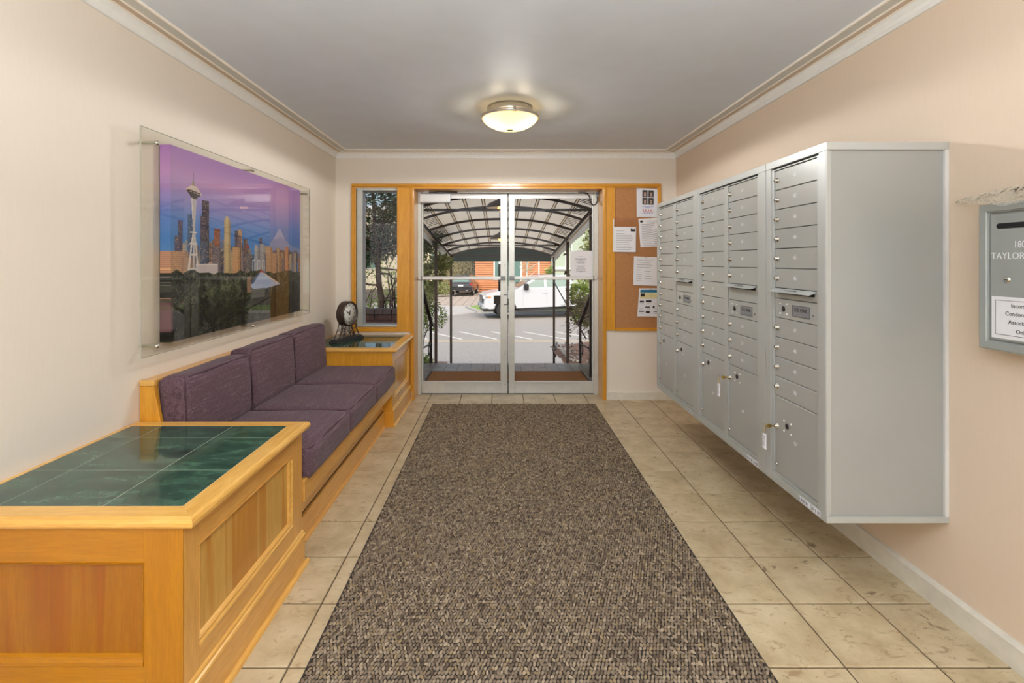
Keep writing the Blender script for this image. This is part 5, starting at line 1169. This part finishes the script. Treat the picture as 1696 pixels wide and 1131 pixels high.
def arc(cx_, r, z0, a0, a1, n_=10): return [(cx_+r*math.cos(math.radians(a0+(a1-a0)*i/n_)), z0+r*math.sin(math.radians(a0+(a1-a0)*i/n_))) for i in range(n_+1)]
def slab(prof, hw, name, mt, parent, bevel=.04, tuck=0):
    m = MB().prism(prof, -hw, hw, 'Y'); return part(name, m, mt, parent, bevel, 3)
tr = thing('pickup_truck', 'white crew-cab pickup truck parked on the street, front to the left', 'truck', (wx(794, 23.2), 23.0, ZG), math.radians(9), local=True)
tr.rotation_euler = (0, math.radians(-1.2), math.radians(9))
Wt = 1.0; R_ = .43; fx, rx = 1.05, 5.15
tr_off = Matrix.Translation((0, Wt, 0))
prof = [(0.03, .55), (.02, .80), (.06, 1.08), (.16, 1.22), (.55, 1.30), (1.55, 1.38), (1.70, 1.40), (6.35, 1.44), (6.40, 1.35), (6.40, .72), (6.2, .66)]
prof += [(rx+.50, .62)]+arc(rx, .52, .44, 20, 160)[0:]+[(rx-.50, .50), (fx+.50, .48)]+arc(fx, .52, .44, 20, 160)+[(fx-.52, .50), (.30, .48)]
body = slab(prof, Wt-.02, 'body', 'truck_white', tr, .05)
cab = MB(); L0 = [(1.62, 1.38), (2.62, 1.98), (3.0, 2.03), (4.2, 2.03), (4.42, 1.95), (4.55, 1.41)]
n = len(L0); vs = []
for s_ in (-1, 1):
    for (x, z) in L0: vs.append((x, s_*(Wt-.06-(.17*(z-1.38)/.62)), z))
cab.add(vs, [(i, (i+1) % n, n+(i+1) % n, n+i) for i in range(n)]+[tuple(range(n)), tuple(n+i for i in range(n))])
part('cab', cab, 'truck_white', tr, .05, label='cab roof and pillars')
def side_y(z, s_): return s_*(Wt-.06-(.17*(z-1.38)/.62)+.006)
for s_ in (-1, 1):
    for q_ in ([(1.98, 1.47), (2.62, 1.85), (2.66, 1.90), (3.02, 1.90), (3.02, 1.47)], [(3.14, 1.47), (3.14, 1.90), (4.10, 1.90), (4.24, 1.84), (4.32, 1.47)]):
        part('side_window', MB().add([(x, side_y(z, s_), z) for x, z in q_]+[(x, side_y(z, s_)-s_*.02, z) for x, z in q_], [tuple(range(len(q_))), tuple(range(len(q_), 2*len(q_)))]), 'window_teal' if s_ < 0 else 'black_plastic', tr)
part('windscreen', MB().add([(1.78, -.80, 1.475), (2.55, -.70, 1.935), (2.55, .70, 1.935), (1.78, .80, 1.475), (1.80, -.80, 1.465), (2.57, -.70, 1.925), (2.57, .70, 1.925), (1.80, .80, 1.465)], [(0, 1, 2, 3), (4, 5, 6, 7)]).xf(Matrix.Translation((-.012, 0, .012))), 'window_teal', tr)
for x in (fx, rx):
    for s_ in (-1, 1): wheel(tr, x, s_*(Wt-.12), R_, s_)
wa = MB()
for x in (fx, rx):
    for s_ in (-1, 1): wa.tube([(px_a, s_*(Wt-.015), pz_a) for px_a, pz_a in arc(x, .51, .44, 5, 175, 14)], .035, 6)
part('wheel_arch', wa, 'black_plastic', tr)
part('front_bumper', MB().box(-.08, .18, -Wt+.03, Wt-.03, .50, .74), 'truck_grey', tr, .05, 3)
part('lower_valance', MB().box(.0, .5, -Wt+.08, Wt-.08, .36, .52), 'black_plastic', tr, .03)
part('grille', MB().box(-.015, .05, -.62, .62, .78, 1.10), 'black_plastic', tr, .01)
gl_ = MB()
for k_ in range(4): gl_.box(-.03, .0, -.60, .60, .82+.07*k_, .84+.07*k_)
part('grille_bars', gl_, 'rim_metal', tr)
for s_ in (-1, 1):
    hl = part('headlight', MB().box(-.01, .26, s_*(Wt-.02)-.0-(.30 if s_ > 0 else 0), s_*(Wt-.02)+(.30 if s_ < 0 else 0), .98, 1.12), 'lens_clear', tr, .02)
    part('marker', MB().box(.20, .36, s_*(Wt-.018)-.008, s_*(Wt-.018)+.008, 1.02, 1.09), 'amber_lens', hl)
    part('mirror', MB().box(1.98, 2.20, s_*(Wt+.04)-.09, s_*(Wt+.04)+.09, 1.36, 1.66), 'black_plastic', tr, .04, 3)
    dh = MB()
    for x in (2.95, 4.05): dh.box(x-.02, x+.20, s_*(Wt-.0)-.012, s_*(Wt-.0)+.012, 1.20, 1.24)
    part('door_handle', dh, 'aluminium_bright', tr)
    sm_ = MB()
    for x in (1.92, 3.12, 4.42): sm_.box(x-.006, x+.006, s_*(Wt-.019)-.004, s_*(Wt-.019)+.004, .56, 1.40)
    part('door_seam', sm_, 'truck_grey', tr); part('running_board', MB().box(1.7, 4.5, s_*(Wt-.06)-.07, s_*(Wt-.06)+.07, .36, .44), 'black_plastic', tr, .02)
    part('tow_hook', MB().box(-.10, .02, s_*.45-.04, s_*.45+.04, .56, .66), 'black_plastic', tr, .02)
part('chassis', MB().box(.4, 6.1, -.62, .62, .34, .60), 'black_plastic', tr)
part('bed_rail', MB().box(4.60, 6.38, -Wt+.02, -Wt+.10, 1.43, 1.46).box(4.60, 6.38, Wt-.10, Wt-.02, 1.43, 1.46), 'black_plastic', tr)
tr.location = (wx(796, 23.4), 24.6, ZG)

def suv(label, x, y, rz, w_=.93):
    t = thing('parked_car', label, 'car', (x, y, ZG+.03), rz, local=True)       # rear towards -y
    pr_ = [(0.0, .42), (-.02, .75), (.05, 1.02), (.35, 1.08), (3.4, 1.02), (4.4, .86), (4.5, .5)]+arc(3.6, .37, .34, 10, 170, 8)+[(1.3, .36)]+arc(.9, .37, .34, 10, 170, 8)
    m = MB().prism(pr_, -w_, w_, 'Y'); m.xf(Matrix.Rotation(PI/2, 4, 'Z')); part('body', m, 'suv_black', t, .06, 3)
    L1 = [(.08, 1.03), (.32, 1.60), (.7, 1.68), (2.2, 1.66), (3.1, 1.04)]; n_ = len(L1); vs = []
    for s_ in (-1, 1):
        for (a_, z) in L1: vs.append((s_*(w_-.08-.2*(z-1.03)/.62), a_, z))
    part('cabin', MB().add(vs, [(i, (i+1) % n_, n_+(i+1) % n_, n_+i) for i in range(n_)]+[tuple(range(n_)), tuple(n_+i for i in range(n_))]), 'suv_black', t, .05)
    part('rear_window', MB().add([(-.62, .115, 1.14), (.62, .115, 1.14), (.55, .285, 1.54), (-.55, .285, 1.54)], [(0, 1, 2, 3)]).xf(Matrix.Translation((0, -.03, .0))), 'window_teal', t)
    part('rear_bumper', MB().box(-w_+.02, w_-.02, -.12, .1, .40, .62), 'black_plastic', t, .05, 3)
    part('plate', MB().box(-.20, .20, -.035, -.02, .78, .90), 'facade_white', t, .004)
    for s_ in (-1, 1):
        part('tail_light', MB().box(s_*(w_-.12)-.11, s_*(w_-.12)+.11, -.035, .06, .86, 1.04), 'red_lens', t, .02)
        part('exhaust', MB().box(s_*.5-.08, s_*.5+.08, -.13, -.05, .42, .48), 'rim_metal', t, .01)
        for a_ in (.9, 3.6):
            wh = part('wheel', MB().lathe([(.20, -.11), (.31, -.11), (.34, -.07), (.34, .07), (.31, .11), (.20, .11)], (s_*(w_-.1), a_, .34), 'X', 24), 'tyre', t)
            part('rim', MB().lathe([(.2, s_*.10), (.19, s_*.06), (.05, s_*.05), (.001, s_*.09)], (s_*(w_-.1), a_, .34), 'X', 20), 'rim_metal', wh)
    return t
suv('black car parked tail out in the driveway, beyond the left glass door', wx(764, 39.5), 39.0, math.radians(-4))
suv('dark car half hidden behind the parked black car, against the wooden facade', wx(775, 47), 47, math.radians(-8), .85)

# ------------------------------------------------------------------ buildings across the street
YH = 43.0
bd = thing('apartment_building', 'building clad in orange wood boards with teal windows across the street', 'building', (2.5, YH, ZG))
bx0, bx1 = wx(787, YH), wx(913, YH)
part('wall', MB().box(bx0, bx1-.01, YH+.06, YH+7, ZG+.5, 7.0), 'bark', bd)
pk = MB(); z = wz(452, YH)-2.2
while z < 6.5: pk.box(bx0, bx1-.01, YH, YH+.07, z, z+.155); z += .19
sd = part('siding_boards', pk, 'cedar_siding', bd, kind='stuff')
part('plinth', MB().box(bx0-.05, bx1-.01, YH-.02, YH+.3, ZG, wz(484, YH)), 'concrete', bd)
for (a, b_) in ((817.5, 829), (829, 865)):
    wf = part('window', MB().box(wx(a, YH), wx(b_, YH), YH-.06, YH+.02, wz(464 if a < 820 else 476, YH), 6.0), 'facade_white', bd)
    part('pane', MB().box(wx(a+2.2, YH), wx(b_-3.2, YH), YH-.08, YH-.055, wz(462 if a < 820 else 474, YH), 5.8), 'window_teal', wf)
part('trim_board', MB().box(wx(891.5, YH), wx(893.5, YH), YH-.04, YH+.03, wz(480, YH), 6.5), 'facade_white', bd)
part('door_recess', MB().box(wx(787, YH), wx(792, YH), YH-.10, YH-.01, wz(487, YH), wz(481, YH)), 'facade_white', bd)
b2 = thing('apartment_building', 'pale green and cream building behind the right canopy posts across the street', 'building', (8, 45, ZG))
part('wall', MB().box(wx(913, YH), 16, YH-.3, YH+8, ZG, 7.0), 'facade_green', b2)
for k_ in range(3):
    a = 915+30*k_; wf = part('window', MB().box(wx(a, YH), wx(a+22, YH), YH-.38, YH-.28, wz(448, YH), 5.0), 'facade_white', b2); part('pane', MB().box(wx(a+2, YH), wx(a+20, YH), YH-.42, YH-.37, wz(446, YH), 4.8), 'facade_green', wf)
part('ledge', MB().box(wx(913, YH), 16, YH-.5, YH-.28, wz(446, YH), wz(442, YH)), 'facade_white', b2)
b3 = thing('garden_wall_house', 'cream stucco house beyond the hedge at the left across the street', 'building', (-14, 48, ZG))
part('wall', MB().box(-26, wx(750, 50)+.8, 49, 56, ZG, 6.5), 'stucco_cream', b3)
for k_ in range(6):
    x = -24+3.4*k_; wf = part('window', MB().box(x, x+1.5, 48.9, 49.05, .6, 2.4), 'facade_white', b3); part('pane', MB().box(x+.12, x+1.38, 48.86, 48.92, .72, 2.28), 'window_teal', wf)
part('roof', MB().box(-26.5, -3.8, 48.4, 56.5, 6.5, 6.8), 'facade_white', b3)
plant('ivy_hedge', 'tall straw-coloured hedge under the green end of the canopy, left of the wooden facade', 'hedge', (-3.6, 46, ZG), 'leaf_straw', 9000, [(-5.35+.5*k_, 46.2, zc_) for k_ in range(6) for zc_ in (-.2, .8, 1.8, 2.8)], [(.55, .5, .7)]*24, .16, [('stems', [wob((-4.5+.5*k_, 46.3, ZG), (-4.5+.5*k_, 46.3, 2.5), 4, .05, .06, .03, g) for k_ in range(5)])], .6, seed=12, shell=.4)
plant('low_hedge', 'low green hedge along the driveway, beyond the left handrail', 'hedge', (-6.6, 38, ZG), 'leaf_olive', 3500, [(-6.9+.5*k_, 38.2, -.75) for k_ in range(6)], [(.55, .5, .5)]*6, .14, [('stems', [wob((-6.6+.4*k_, 38.2, ZG), (-6.6+.4*k_, 38.2, -.8), 3, .05, .03, .02, g) for k_ in range(5)])], .6, seed=13, shell=.5)
plant('street_shrub', 'yellow-leaved young shrub just above the truck roof', 'shrub', (wx(911, 34), 34, ZG), 'leaf_bright', 500, [(wx(911, 34), 34, .62), (wx(908, 34), 34, .3)], [(.32, .3, .38), (.4, .3, .4)], .16, [('stems', [wob((wx(911, 34), 34, ZG), (wx(911, 34)+g.uniform(-.1, .1), 34, .5), 4, .03, .03, .015, g) for _ in range(3)])], .6, seed=14, shell=.1)
plant('street_tree', 'bare pale birch-like tree in front of the wooden facade across the street', 'tree', (wx(873, 36), 36, ZG), 'leaf_straw', 260, [(wx(873, 36), 36, 1.2)], [(.5, .4, .8)], .12, [('trunk', [wob((wx(873, 36), 36, ZG), (wx(874, 36), 36, 3.0), 6, .04, .12, .05, g)]), ('branches', [wob((wx(873, 36), 36, .2+.25*k_), (wx(873, 36)+g.uniform(-.9, .9), 36, .7+.3*k_), 4, .05, .035, .01, g) for k_ in range(9)])], .6, seed=15, stem_mt='concrete')
